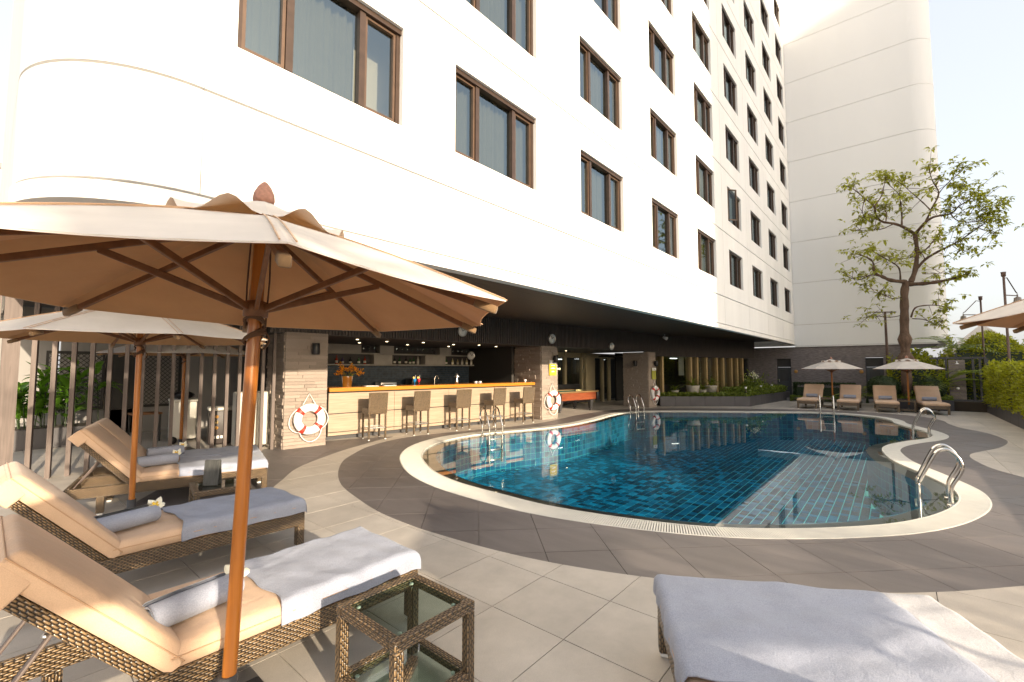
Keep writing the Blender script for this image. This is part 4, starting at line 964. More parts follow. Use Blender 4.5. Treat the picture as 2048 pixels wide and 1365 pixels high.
for m_ in bmats:
    b = MB(); b.lathe([(0, 0), (.036, 0), (.038, .01), (.038, .15), (.03, .18), (.013, .205), (.012, .25), (.015, .252), (.015, .265), (0, .266)], 12); b.lathe([(.0386, .04), (.0388, .041), (.0388, .11), (.0386, .111)], 12, mi=1); bottle_me.append(b.mesh('bottle', [m_, labm]))
OR = ['first', 'second', 'third', 'fourth', 'fifth', 'sixth', 'seventh', 'eighth', 'ninth', 'tenth']
rn = random.Random(5)
for nm, ss in (('left', (1.35, 1.55, 1.8, 2.05, 2.25)), ('middle', (3.3, 3.5, 3.72, 3.9, 4.02, 4.2)), ('right', (5.4, 5.65, 5.88, 6.1, 6.3, 6.5))):
    for i, s in enumerate(ss):
        o = link('bottle', bottle_me[rn.randrange(7)], None, Bq(s, 3.14+rn.uniform(0, .06), 1.815), rn.uniform(0, 6), (1.1, 1.1, rn.uniform(.8, 1.08))); tag(o, '%s bottle from the left in the %s lower bar niche' % (OR[i], nm), 'bottle', 'bottles in the bar niches')
gl = MB(); gl.lathe([(.0, 0), (.035, 0), (.034, .004), (.005, .008), (.005, .08), (.03, .11), (.036, .16), (.033, .2), (.031, .2), (.034, .16), (.028, .113), (0, .09)], 12)
glass_me = gl.mesh('wine_glass', glass_mat('wine_glass_mat', (.85, .9, .9), .12, 1.5))
for nm, ss in (('left', (2.2, 2.38, 2.56)), ('middle', (3.35, 3.55, 3.75, 3.95, 4.15, 4.35, 4.55, 4.75)), ('right', (5.65, 5.85, 6.05, 6.25, 6.45))):
    for i, s in enumerate(ss): tag(link('wine_glass', glass_me, None, Bq(s, 3.12, 2.176)), '%s wine glass from the left in the %s upper bar niche' % (OR[i], nm), 'glass', 'glasses in the bar niches')
# back counter and machines
MB().box(-.3, 7.2, 2.75, 3.33, 0, .88).build('counter', M['charcoal'], None, Bq(0, 0), BA)
o = bpy.data.objects['counter']; tag(o, 'dark back counter along the tiled wall behind the bar', 'counter')
ov = thing('toaster_oven', 'steel toaster oven on the back bar counter', 'oven', Bq(2.65, 2.8, .88), BA)
MB().rbox(0, .55, 0, .4, 0, .36, .012, 2).build('body', M['bsteel'], ov); MB().box(.03, .43, -.006, 0, .05, .29).build('window', M['black'], ov)
for z in (.08, .17, .26): MB().lathe([(0, 0), (.02, 0), (.018, .02), (0, .02)], 12, mat=Matrix.Translation((.49, 0, z)) @ Matrix.Rotation(R(90), 4, 'X')).build('knob', M['black'], ov)
cm = thing('coffee_machine', 'black coffee machine with steel taps on the back bar counter', 'coffee machine', Bq(3.75, 2.78, .88), BA)
MB().rbox(0, .85, 0, .45, 0, .46, .03, 3).build('body', M['black'], cm)
for x in (.25, .55): MB().tube([(x, -.02, .3), (x, -.08, .28), (x, -.08, .22)], .02, 10).build('tap', M['steel'], cm)
MB().tube([(.95, .1, 0), (.95, .1, .45), (1.0, .1, .55), (1.08, .1, .55), (1.12, .1, .42)], .018, 10).build('spout', M['steel'], cm)
cup_me = MB().lathe([(0, 0), (.02, 0), (.038, .04), (.04, .06), (.036, .06), (.03, .02), (0, .012)], 14).tube([(.036, 0, .045), (.056, 0, .04), (.052, 0, .02), (.03, 0, .015)], .004, 6).mesh('cup', M['white'])
for i in range(6): tag(link('cup', cup_me, None, Bq(3.3+i*.085, 2.85+.04*(i % 2), .88), i), '%s cup from the left in the row beside the coffee machine' % OR[i], 'cup', 'cups on the back counter')
sauc = MB().lathe([(0, 0), (.03, 0), (.07, .012), (.072, .015), (.03, .006), (0, .006)], 18).mesh('saucer', M['white'])
for i, s in enumerate((4.42, 4.58)):
    nm = ('left', 'right')[i]; tag(link('saucer', sauc, None, Bq(s, .12, 1.226)), '%s white saucer on the orange bar top' % nm, 'saucer', 'saucers on the bar'); tag(link('cup', cup_me, None, Bq(s, .12, 1.233), 2.5), '%s white coffee cup standing on a saucer on the bar top' % nm, 'cup', 'cups on the bar'); 
tag(link('cup', cup_me, None, Bq(6.45, .1, 1.226), 1, (1.2, 1.2, 1.5)), 'single white cup at the far right end of the bar top', 'cup')
for i, (s, c) in enumerate(((2.33, (.01, .18, .42)), (2.46, (.42, .02, .03)))):
    ck = thing('cocktail', ('blue', 'red')[i]+' cocktail with fruit slice on the bar top', 'cocktail', Bq(s, .12, 1.226))
    MB().lathe([(0, 0), (.032, 0), (.03, .004), (.005, .008), (.005, .07), (.03, .09), (.045, .14), (.042, .18), (0, .18)], 14).build('glass', mk('cocktail_%d' % i, c, .1, coat=.5), ck)
    MB().lathe([(0, 0), (.035, 0), (.035, .008), (0, .008)], 14, mat=Matrix.Translation((-.03, 0, .2)) @ Matrix.Rotation(R(75), 4, 'X')).build('fruit_slice', mk('fruit_%d' % i, (.6, .42, .12), .5), ck)
    MB().tube([(.01, 0, .1), (.03, 0, .27)], .003, 6).build('straw', M['white'], ck)
dc = thing('lamp_ornament', 'white metal lamp-shaped ornament on the bar top', 'ornament', Bq(3.73, .14, 1.226))
MB().lathe([(0, 0), (.055, 0), (.045, .1), (.02, .17), (.02, .21), (0, .21)], 16).build('stem', M['bsteel'], dc); MB().lathe([(.085, .20), (.09, .21), (.03, .27), (.03, .3), (0, .31)], 16).build('cap', M['bsteel'], dc)
for i, (s, lab) in enumerate(((1.0, 'left'), (1.5, 'right'))): tag(MB().rbox(0, .34, 0, .22, 0, .012, .003, 1).build('napkin', M['white'], None, Bq(s, .2, 1.226), BA), lab+' folded white napkin beside the flower bucket on the bar', 'napkin', 'napkins on the bar')
fr = thing('fridge', 'tall pale steel cabinet behind the left end of the bar', 'cabinet', Bq(.02, 1.0), BA)
MB().rbox(0, .30, 0, .5, 0, 1.85, .015, 2).build('body', M['bsteel'], fr); MB().tube([(.26, -.03, .9), (.26, -.03, 1.5)], .012, 8).build('handle', M['steel'], fr)
vb = thing('flower_bucket', 'steel bucket of orange orchids on the left end of the bar', 'flower vase', Bq(.52, .22, 1.226))
MB().lathe([(0, 0), (.10, 0), (.105, .01), (.135, .26), (.14, .265), (.13, .262), (.12, .2), (0, .2)], 24).build('bucket', M['steel'], vb)
fl = MB(); rn = random.Random(8)
for c in range(16):
    a = rn.uniform(0, 6.28); e = rn.uniform(.25, 1.2); r0 = rn.uniform(.18, .36); tip = Vector((math.cos(a)*r0*math.cos(e)*1.1, math.sin(a)*r0*math.cos(e), .27+r0*math.sin(e)*.9))
    fl.tube([(0, 0, .2), tuple(tip*.6+Vector((0, 0, .12))), tuple(tip)], .004, 5, 1)
    for k in range(9):
        p = tip+Vector((rn.gauss(0, .035), rn.gauss(0, .035), rn.gauss(0, .03)))
        for q in range(5):
            d = Vector((rn.gauss(0, 1), rn.gauss(0, 1), rn.gauss(.3, 1))).normalized(); s = d.orthogonal().normalized()*.012
            fl.add([p, p+d*.02+s, p+d*.042, p+d*.02-s], [(0, 1, 2, 3)], 0)
for k in range(5):
    a = rn.uniform(0, 6.28); 
    fl.tube([(0, 0, .24), (.12*math.cos(a), .12*math.sin(a), .34), (.26*math.cos(a), .26*math.sin(a), .26)], [.004, .008, .002], 5, 1)
fl.build('orchids', [M['orchid'], M['leaf_mid']], vb)
# ---- bar stools
def barstool(root):
    for (x, y) in ((-.2, -.19), (.2, -.19)): 
        l = MB(); l.rbox(x-.02, x+.02, y-.02, y+.02, .02, 1.07 if False else .70, .005, 1, sm=False); lo = l.build('leg', M['rattan'], root); MB().rbox(x-.017, x+.017, y-.017, y+.017, 0, .02, .003, 1).build('foot_cap', M['whiteplastic'], lo)
    for (x, y) in ((-.2, .2), (.2, .2)):
        l = MB(); l.rbox(x-.02, x+.02, y-.02, y+.02, .02, .62, .005, 1, sm=False); lo = l.build('leg', M['rattan'], root); MB().rbox(x-.017, x+.017, y-.017, y+.017, 0, .02, .003, 1).build('foot_cap', M['whiteplastic'], lo)
    MB().rbox(-.23, .23, -.22, .23, .60, .74, .02, 2, sm=False).build('seat', M['rattan'], root)
    b = MB(); mt = Matrix.Translation((0, -.20, .62)) @ Matrix.Rotation(R(7), 4, 'X'); b.rbox(-.23, .23, -.02, .03, 0, .49, .012, 2, mat=mt, sm=False); b.build('backrest', M['rattan'], root)
    r = MB(); z = .27
    r.box(-.18, .18, -.195, -.175, z, z+.025); r.box(-.18, .18, .185, .205, z, z+.025); r.box(-.205, -.185, -.17, .18, z, z+.025); r.box(.185, .205, -.17, .18, z, z+.025); r.build('footrest', M['bsteel'], root)
bs0 = None
for i, s in enumerate((.93, 2.1, 3.42, 4.68, 5.88)):
    lab = 'rattan bar stool at the counter, %s from the left' % OR[i]; p = Bq(s, -.45)
    if bs0 is None: bs0 = thing('bar_stool', lab, 'bar stool', p, BA-R(4), 'bar stools'); barstool(bs0)
    else: dup(bs0, lab, p, BA-R(4)+R((3, -2, 4, 1)[i-1]), 'bar stools')
# ---- life rings
def lifering(root):
    m = MB(); nn, k = 48, 14; Rm, rm = .245, .085; vs = []; 
    for i in range(nn):
        a = 2*math.pi*i/nn
        for j in range(k):
            t = 2*math.pi*j/k; r = Rm+rm*math.cos(t); vs.append((r*math.cos(a), -.075+rm*.8*math.sin(t), r*math.sin(a)))
    m.add(vs, [(i*k+j, i*k+(j+1) % k, ((i+1) % nn)*k+(j+1) % k, ((i+1) % nn)*k+j) for i in range(nn) for j in range(k)], 0, True); m.build('ring', M['white'], root)
    for q in (50, 140, 235, 320):
        b = MB(); vs = []
        for i in range(5):
            a = R(q-9+18*i/4)
            for j in range(k): t = 2*math.pi*j/k; r = Rm+(rm+.003)*math.cos(t); vs.append((r*math.cos(a), -.075+(rm+.003)*.8*math.sin(t), r*math.sin(a)))
        b.add(vs, [(i*k+j, i*k+(j+1) % k, (i+1)*k+(j+1) % k, (i+1)*k+j) for i in range(4) for j in range(k)], 0, True); b.build('red_band', M['red'], root)
    rp = MB(); pts = []
    for (a0, a1, s) in ((50, -40, .06), (-40, -125, .12), (-125, -220, .08)):
        for i in range(9): t = i/8; a = R(a0+(a1-a0)*t); r = .335+s*math.sin(math.pi*t); pts.append((r*math.cos(a), -.06, r*math.sin(a)-.03*math.sin(math.pi*t)))
    rp.tube(pts, .008, 6); rp.tube([(.12, -.06, .31), (.0, -.015, .54), (-.14, -.06, .31)], .008, 6); rp.build('rope', M['white'], root)
    MB().lathe([(0, 0), (.012, 0), (.012, .04), (0, .04)], 10, mat=Matrix.Translation((0, 0, .545)) @ Matrix.Rotation(R(90), 4, 'X')).build('hook', M['bsteel'], root)
r1 = thing('life_ring', 'white life ring with red bands on the left stone pillar beside the bar', 'life ring', G(.49, -.03, .60), GA, 'life rings'); lifering(r1)
dup(r1, 'white and red life ring on the middle stone pillar under the yellow sign', G(8.34, -.03, .62), GA, 'life rings')
dup(r1, 'white and red life ring on the farthest stone pillar by the planter', G(15.08, -.03, .60), GA, 'life rings')
# ---- pillar lamps, notice boards, clocks
def box_lamp(lab, p, rz):
    t = thing('wall_lamp', lab, 'wall lamp', p, rz, 'black pillar lamps'); MB().lathe([(0, -.12), (.075, -.12), (.08, -.11), (.08, .11), (.075, .12), (0, .12)], 16, (0, -.11, 0)).build('housing', M['black'], t); MB().box(-.03, .03, -.05, 0, -.05, .05).build('bracket', M['black'], t)
box_lamp('black cylinder lamp high on the left stone pillar', G(.57, -.02, 2.1), GA); box_lamp('black cylinder lamp above the yellow notice on the middle pillar', G(8.45, -.02, 2.0), GA); box_lamp('black cylinder lamp above the notice on the farthest pillar', G(15.16, -.02, 1.9), GA)
box_lamp('black cylinder lamp on the inner side of the farthest pillar', G(14.66, .55, 1.9), GA+R(-90))
def notice(lab, p, faded):
    t = thing('notice_board', lab, 'sign', p, GA, 'pool notices'); MB().box(-.17, .17, -.02, 0, -.25, .25).build('board', M['yellow'] if not faded else mk('faded_yellow', (.36, .36, .05), .6), t)
    MB().box(-.17, .17, -.024, -.0205, .13, .25).build('header', M['white'], t); MB().box(-.02, .02, -.0265, -.0245, .165, .215).build('emblem', mk('emblem_navy', (.02, .03, .10), .5), t)
    if not faded:
        for i, (a, z) in enumerate(((.11, .07), (.07, -.01), (.12, -.03), (.06, -.12), (.09, -.14))): MB().box(-a+.01, a, -.0235, -.0205, z, z+.018).build('text_line', M['white'], t)
notice('yellow pool notice with white header on the middle stone pillar', G(8.38, -.035, 1.70), False)
notice('faded olive pool notice with white header on the farthest pillar', G(15.08, -.035, 1.46), True)
def clock(lab, p, rz, r=.17):
    t = thing('wall_clock', lab, 'clock', p, rz, 'wall clocks'); mt = Matrix.Rotation(R(90), 4, 'X')
    MB().lathe([(0, 0), (r, 0), (r, .04), (r*.9, .05), (r*.88, .03), (0, .03)], 28, mat=mt).build('rim', M['bsteel'], t); MB().lathe([(0, .031), (r*.87, .031), (r*.87, .033), (0, .034)], 28, mat=mt).build('dial', M['whiteplastic'], t)
    for a, l in ((R(50), r*.5), (R(-30), r*.7)): MB().box(-.006, .006, -.04, -.036, 0, l, mat=Matrix.Rotation(a, 4, 'Y')).build('hand', M['black'], t)
clock('round steel clock on the dark batten fascia above the bar, left of three', G(4.6, -.0, 2.72), GA, .15); clock('round steel clock on the fascia above the middle pillar', G(8.38, -.0, 2.68), GA); clock('round steel clock on the fascia over the billiard table', G(11.9, 0, 2.55), GA, .15)
clock('white clock on the inner wall at the right end of the bar', G(7.2, 2.9, 2.15), GA, .16)
sp = thing('spot_lamp', 'white spotlight hung under the soffit near the farthest pillar', 'spotlight', G(15.55, -.35, 3.2), GA)
MB().tube([(0, 0, 0), (0, 0, -.1)], .012).build('stem', M['white'], sp); MB().lathe([(0, 0), (.05, 0), (.075, .2), (.07, .2), (0, .18)], 14, mat=Matrix.Translation((0, .08, -.12)) @ Matrix.Rotation(R(115), 4, 'X')).build('head', M['white'], sp)
dl = MB().lathe([(0, 0), (.036, 0), (.036, -.006), (.03, -.008), (0, -.008)], 14).mesh('downlight', M['lampwarm'])
i = 0
for (s, v) in ((1.3, 1.2), (2.3, 1.5), (3.3, 1.2), (4.6, 1.5), (5.4, 1.2), (6.4, 1.5), (2.0, 2.6), (3.6, 2.6), (5.2, 2.6), (10.3, 1.9), (11.8, 2.2)):
    tag(link('downlight', dl, None, G(s+.8 if s < 9 else s, v, 2.437)), 'small lit downlight in the dark ceiling over the %s' % ('bar' if s < 9 else 'billiard table'), 'downlight', 'downlights over the bar' if s < 9 else 'downlights over the billiard table')
# ---- billiard table and hall
bt = thing('billiard_table', 'red-brown billiard table with green cloth in the open hall', 'billiard table', G(10.95, 1.45), GA+R(-2))
MB().rbox(-1.12, 1.12, -.6, .6, .45, .74, .02, 2, sm=False).build('cabinet', M['redwood'], bt); MB().box(-1.0, 1.0, -.5, .5, .745, .765).build('cloth', M['green'], bt)
rl = MB(); rl.rbox(-1.18, 1.18, -.66, -.5, .742, .80, .012, 2); rl.rbox(-1.18, 1.18, .5, .66, .742, .80, .012, 2); rl.rbox(-1.18, -1.0, -.5, .5, .742, .80, .012, 2); rl.rbox(1.0, 1.18, -.5, .5, .742, .80, .012, 2); rl.build('rail', mk('rail_wood', (.20, .12, .05), .3, coat=.3), bt)
for x in (-1.13, 1.13):
    for y in (-.61, .61): MB().rbox(x-.07, x+.07, y-.07, y+.07, .42, .741, .02, 2).build('corner_trim', M['black'], bt)
for x in (-.92, .92):
    for y in (-.42, .42): l = MB(); l.prism([(x-.09, y-.09), (x+.09, y-.09), (x+.09, y+.09), (x-.09, y+.09)], .06, .45); l.v = [(x+(a-x)*(.55 if z < .1 else 1.1), y+(b-y)*(.55 if z < .1 else 1.1), z) for a, b, z in l.v]; l.lathe([(0, 0), (.06, 0), (.06, .02), (.02, .06), (0, .06)], 12, (x, y, 0)); l.build('leg', M['charcoal'], bt)
ball = MB().lathe([(.001, -.0285)]+[(.0285*math.cos(R(a)), .0285*math.sin(R(a))) for a in range(-75, 90, 15)]+[(.001, .0285)], 10).mesh('billiard_ball', mk('ball', (.6, .5, .25), .15, var=.5))
rn = random.Random(4); k = 0
for r_ in range(5):
    for q in range(r_+1):
        p = bt.matrix_basis @ Vector((.55+r_*.05, (q-r_/2)*.059, .7945)); tag(link('billiard_ball', ball, None, p), 'pale ball in the racked triangle on the billiard table', 'ball', 'racked billiard balls')
hp = thing('glass_partition', 'dark glazed partition with cream posts behind the billiard table', 'partition', G(8.6, 3.5), GA)
for (a, b) in ((0, .15), (2.0, 2.15), (3.9, 4.0), (4.6, 4.75), (5.9, 6.0), (6.2, 6.95), (7.6, 7.72), (8.2, 8.32), (9.4, 9.5)): MB().box(a, b, -.06, .1, 0, 2.44).build('post', M['creamwall'], hp)
for (a, b) in ((.15, 2.0), (2.15, 3.9), (4.0, 4.6), (4.75, 5.9), (6.0, 6.2), (6.95, 7.6), (7.72, 8.2), (8.32, 9.4)): MB().add([(a, .03, .02), (b, .03, .02), (b, .03, 2.2), (a, .03, 2.2)], [(0, 1, 2, 3)]).build('pane', M['darkglass'], hp); 
MB().box(.15, 9.4, -.03, .07, 2.205, 2.44).build('header', M['creamwall'], hp)
for (a, b) in ((.9, 1.7), (3.0, 3.7), (4.9, 5.7), (7.0, 7.5)): MB().box(a, b, .8, .84, 2.12, 2.15).build('tube_light', M['tubelight'], hp)
for x in (1.2, 1.35, 5.2, 5.35, 7.1, 7.25, 7.4): MB().lathe([(0, 0), (.03, 0), (.04, .08), (0, .09)], 10, (x, .9, 1.62)).build('pendant', M['lampwarm'], hp)
sf = thing('sofa', 'dark sofa against the glazed partition beyond the billiard table', 'sofa', G(11.9, 2.75), GA)
MB().rbox(0, 2.2, 0, .7, .12, .45, .04, 3).build('seat', M['charcoal'], sf); MB().rbox(0, 2.2, .5, .72, .4, .95, .04, 3).build('back', M['charcoal'], sf)
# ---- pool ladders
def ladder(root, w=.42, deep=.7):
    for y in (0, w):
        pts = [(0, y, -deep), (0, y, .12), (.015, y, .22), (.13, y, .50), (.19, y, .615), (.25, y, .655), (.31, y, .645), (.38, y, .575), (.415, y, .47), (.395, y, .375), (.32, y, .22), (.30, y, .12), (.30, y, .0)]
        MB().tube([tuple(p) for p in cr([Vector(p) for p in pts], 5, False)], .0205, 12).build('rail', M['steel'], root)
        MB().lathe([(0, 0), (.05, 0), (.05, .006), (.03, .014), (0, .014)], 16, (.30, y, -.024)).build('flange', M['steel'], root)
    for z in (-.12, -.38, -.64): MB().rbox(-.04, .04, .02, w-.02, z, z+.03, .006, 1).build('step', M['bsteel'], root)
GLD = 'pool ladders'
la = thing('pool_ladder', 'chrome pool ladder nearest the camera at the right lobe', 'pool ladder', (7.88, -.19, .0), R(-90), GLD); ladder(la)
dup(la, 'chrome pool ladder at the second right-hand lobe', (15.3, -.33, 0), R(-90), GLD); dup(la, 'chrome pool ladder at the far end before the far loungers', (20.42, 1.72, 0), R(8), GLD)
dup(la, 'chrome pool ladder on the bar side in front of the stools', (8.72, 7.72, 0), R(80), GLD); dup(la, 'chrome pool ladder on the far bank near the third pillar', (16.5, 7.35, 0), R(70), GLD)

# ================================================================== FENCE AND SERVICE YARD (left)
fence = thing('slat_fence', 'tall brown vertical slat fence beside the bar pillar', 'fence', (0, 9.95, 0))
sm_ = MB().box(-.028, .028, -.07, .07, 0, 3.19).mesh('slat', M['fence'])
for i in range(17): o = link('slat', sm_, fence, (.50+.2165*i, 0, 0), R(-12))
MB().box(.16, .34, -.12, .12, 0, 3.19).build('post', M['fence'], fence); MB().box(-.12, .13, -.10, .10, 0, 3.19).build('post', M['fence'], fence)
yw = MB(); yw.box(-3, 1.2, 16.2, 16.4, 0, 3.2); yw.box(1.2, 6, 15.3, 15.5, 0, 3.2); ywo = tag(yw.build('yard_wall', M['grey']), 'grey rendered wall behind the slat fence', 'wall')
lat = thing('lattice_screen', 'dark lattice screen panels on the yard wall behind the fence', 'screen', (0, 15.25, 0))
for k, (x0, x1) in enumerate(((1.0, 1.95), (2.75, 3.55))):
    b = MB(); b.box(x0-.05, x0, 0, .06, .65, 2.1); b.box(x1, x1+.05, 0, .06, .65, 2.1); b.box(x0, x1, 0, .06, .65, .72); b.box(x0, x1, 0, .06, 2.03, 2.1); po = b.build('panel_frame', M['black'], lat)
    s = MB(); d = .11; z0, z1 = .72, 2.03
    for i in range(-12, 22):
        for sg in (1, -1):
            pts = []; c = x0+i*d
            for z in (z0, z1):
                pts.append((c+sg*(z-z0), z))
            (xa, za), (xb, zb) = pts
            lo_, hi_ = x0, x1
            def clipx(xa, za, xb, zb):
                if xa == xb: return None
                t0, t1 = 0., 1.
                for e, sgn in ((lo_, 1), (hi_, -1)):
                    da, db = (xa-e)*sgn, (xb-e)*sgn
                    if da < 0 and db < 0: return None
                    if da < 0: t0 = max(t0, da/(da-db))
                    if db < 0: t1 = min(t1, da/(da-db))
                return (xa+(xb-xa)*t0, za+(zb-za)*t0, xa+(xb-xa)*t1, za+(zb-za)*t1) if t1 > t0 else None
            q = clipx(xa, za, xb, zb)
            if q: s.tube([(q[0], .03+.008*sg, q[1]), (q[2], .03+.008*sg, q[3])], .009, 4)
    s.build('lattice', M['black'], po)
MB().box(.9, 3.7, -.0, .04, .0, .62).build('plinth', M['grey'], lat); MB().box(2.02, 2.68, 0, .05, .02, 2.1).build('dark_door', M['black'], lat)
tag(MB().rbox(0, .09, -.02, 0, 0, .07, .004, 1).build('socket', M['whiteplastic'], None, (2.95, 15.24, .45)), 'small white wall socket on the yard plinth', 'socket')
lpn = thing('planter_box', 'grey planter box behind the fence holding broad-leaved plants', 'planter', (.0, 13.6, 0)); MB().rbox(0, 1.75, 0, .75, 0, .42, .01, 1, sm=False).build('box', M['planter'], lpn); MB().box(.03, 1.72, .03, .72, .42, .425).build('soil', M['soil'], lpn)
def blade(m, base, az, L, w, lean, droop, mi=0, seg=7):
    d = Vector((math.cos(az), math.sin(az), 0)); s = Vector((-d.y, d.x, 0)); pts = []
    p = Vector(base); e = lean
    for i in range(seg+1):
        t = i/seg; ww = w*math.sin(math.pi*(.06+.94*t)**.75)*.5 if t < 1 else .001
        nrm = Vector((-math.sin(e)*d.x, -math.sin(e)*d.y, math.cos(e)))
        pts.append((p.copy(), ww, nrm)); e -= droop/seg; p = p+(d*math.cos(e)+Vector((0, 0, 1))*math.sin(e))*(L/seg)
    vs = []
    for q, ww, nr in pts: vs += [q-s*ww+nr*ww*.3, q-nr*ww*.1, q+s*ww+nr*ww*.3]
    m.add(vs, [(3*i, 3*i+1, 3*i+4, 3*i+3) for i in range(seg)]+[(3*i+1, 3*i+2, 3*i+5, 3*i+4) for i in range(seg)], mi, True)
def broad_plant(lab, loc, nst, H, seed, cat='plant', group=None, mat='leaf_broad', wid=.13, spread=.3):
    rn = random.Random(seed); t = thing('broad_leaf_plant', lab, cat, loc, 0, group); m = MB(); st = MB()
    for i in range(nst):
        b = Vector((rn.gauss(0, spread), rn.gauss(0, spread*.6), 0)); h = H*rn.uniform(.55, 1.0); az = rn.uniform(0, 6.28); lean = Vector((math.cos(az), math.sin(az), 0))*rn.uniform(0, .25)*h
        st.tube([b, b+lean*.4+Vector((0, 0, h*.5)), b+lean+Vector((0, 0, h*.92))], [.012, .01, .005], 5)
        for k in range(rn.randint(7, 10)):
            f = rn.uniform(.2, 1); p = b+lean*f*f+Vector((0, 0, h*.9*f)); blade(m, p, rn.uniform(0, 6.28), rn.uniform(.3, .5)*H/1.3, wid*rn.uniform(.6, 1), rn.uniform(.5, 1.25), rn.uniform(.6, 1.7))
    st.build('stems', M['leaf_dark'], t); m.build('foliage', M[mat], t); return t
broad_plant('lush green broad-leaved plant in the planter behind the left fence', (1.12, 13.9, .42), 20, 1.55, 21, spread=.32, wid=.17)
# yard things
ac = thing('air_cooler', 'cream louvred air cooler beside the left stone pillar', 'air cooler', (3.42, 10.35, 0), R(-6))
MB().rbox(0, .62, 0, .4, .05, 1.18, .04, 3).build('body', M['acbox'], ac); 
for i in range(22): MB().box(.06, .50, -.012, .001, .45+i*.03, .465+i*.03).build('louvre', M['acbox'], ac)
MB().box(.06, .50, .001, .004, .45, 1.11).build('grille_back', M['black'], ac)
for x in (.08, .52): MB().lathe([(0, 0), (.035, 0), (.035, .05), (0, .05)], 12, (x, .08, 0)).build('castor', M['black'], ac)
cb = thing('waste_bin', 'white plastic wheeled bin behind the fence', 'bin', (2.75, 12.3, 0), R(-8)); MB().rbox(0, .48, 0, .5, .08, .92, .03, 2).build('body', M['acbox'], cb); MB().rbox(-.02, .5, -.02, .52, .92, .98, .02, 2).build('lid', M['acbox'], cb); MB().lathe([(0, 0), (.08, 0), (.08, .04), (0, .04)], 14, mat=Matrix.Translation((.05, -.0, .08)) @ Matrix.Rotation(R(90), 4, 'X')).build('wheel', M['black'], cb)
bg_ = thing('black_bag', 'crumpled black bag lying on the white bin lid', 'bag', (2.78, 12.32, .98)); m = MB(); rn = random.Random(2)
vs = []; 
for i in range(7):
    for j in range(10): a = 2*math.pi*j/10; e = -math.pi/2+math.pi*i/6; r = .2*(1+rn.uniform(-.25, .25)); vs.append((.24+r*math.cos(e)*math.cos(a), .2+r*.8*math.cos(e)*math.sin(a), .09+.10*math.sin(e)*(1+rn.uniform(-.2, .2))))
m.add(vs, [(i*10+j, i*10+(j+1) % 10, (i+1)*10+(j+1) % 10, (i+1)*10+j) for i in range(6) for j in range(10)]); m.build('bag_body', M['black'], bg_)
bx = thing('drinks_cooler', 'dark drinks cooler box with round badges and pale lid behind the fence', 'cooler box', (3.22, 11.35, 0), R(-12)); MB().rbox(0, .5, 0, .45, .03, .75, .015, 2).build('body', M['box'], bx); MB().rbox(-.015, .515, -.015, .465, .75, .82, .02, 2).build('lid', M['acbox'], bx)
for z, c in ((.62, 'amber'), (.5, 'gold'), (.38, 'amber')): MB().lathe([(0, 0), (.035, 0), (.035, .004), (0, .004)], 16, mat=Matrix.Translation((.14, -.001, z)) @ Matrix.Rotation(R(90), 4, 'X')).build('badge', M[c], bx)
for x in (.08, .15, .22): MB().box(x, x+.045, -.004, -.0005, .15, .21).build('letter', M['whiteplastic'], bx)
ytab = thing('yard_table', 'small dark table behind the fence', 'table', (2.2, 13.0, 0)); MB().rbox(0, .55, 0, .5, .62, .66, .005, 1).build('top', M['rib'], ytab)
for x in (.02, .5):
    for y in (.02, .45): MB().box(x, x+.035, y, y+.035, 0, .62).build('leg', M['black'], ytab)

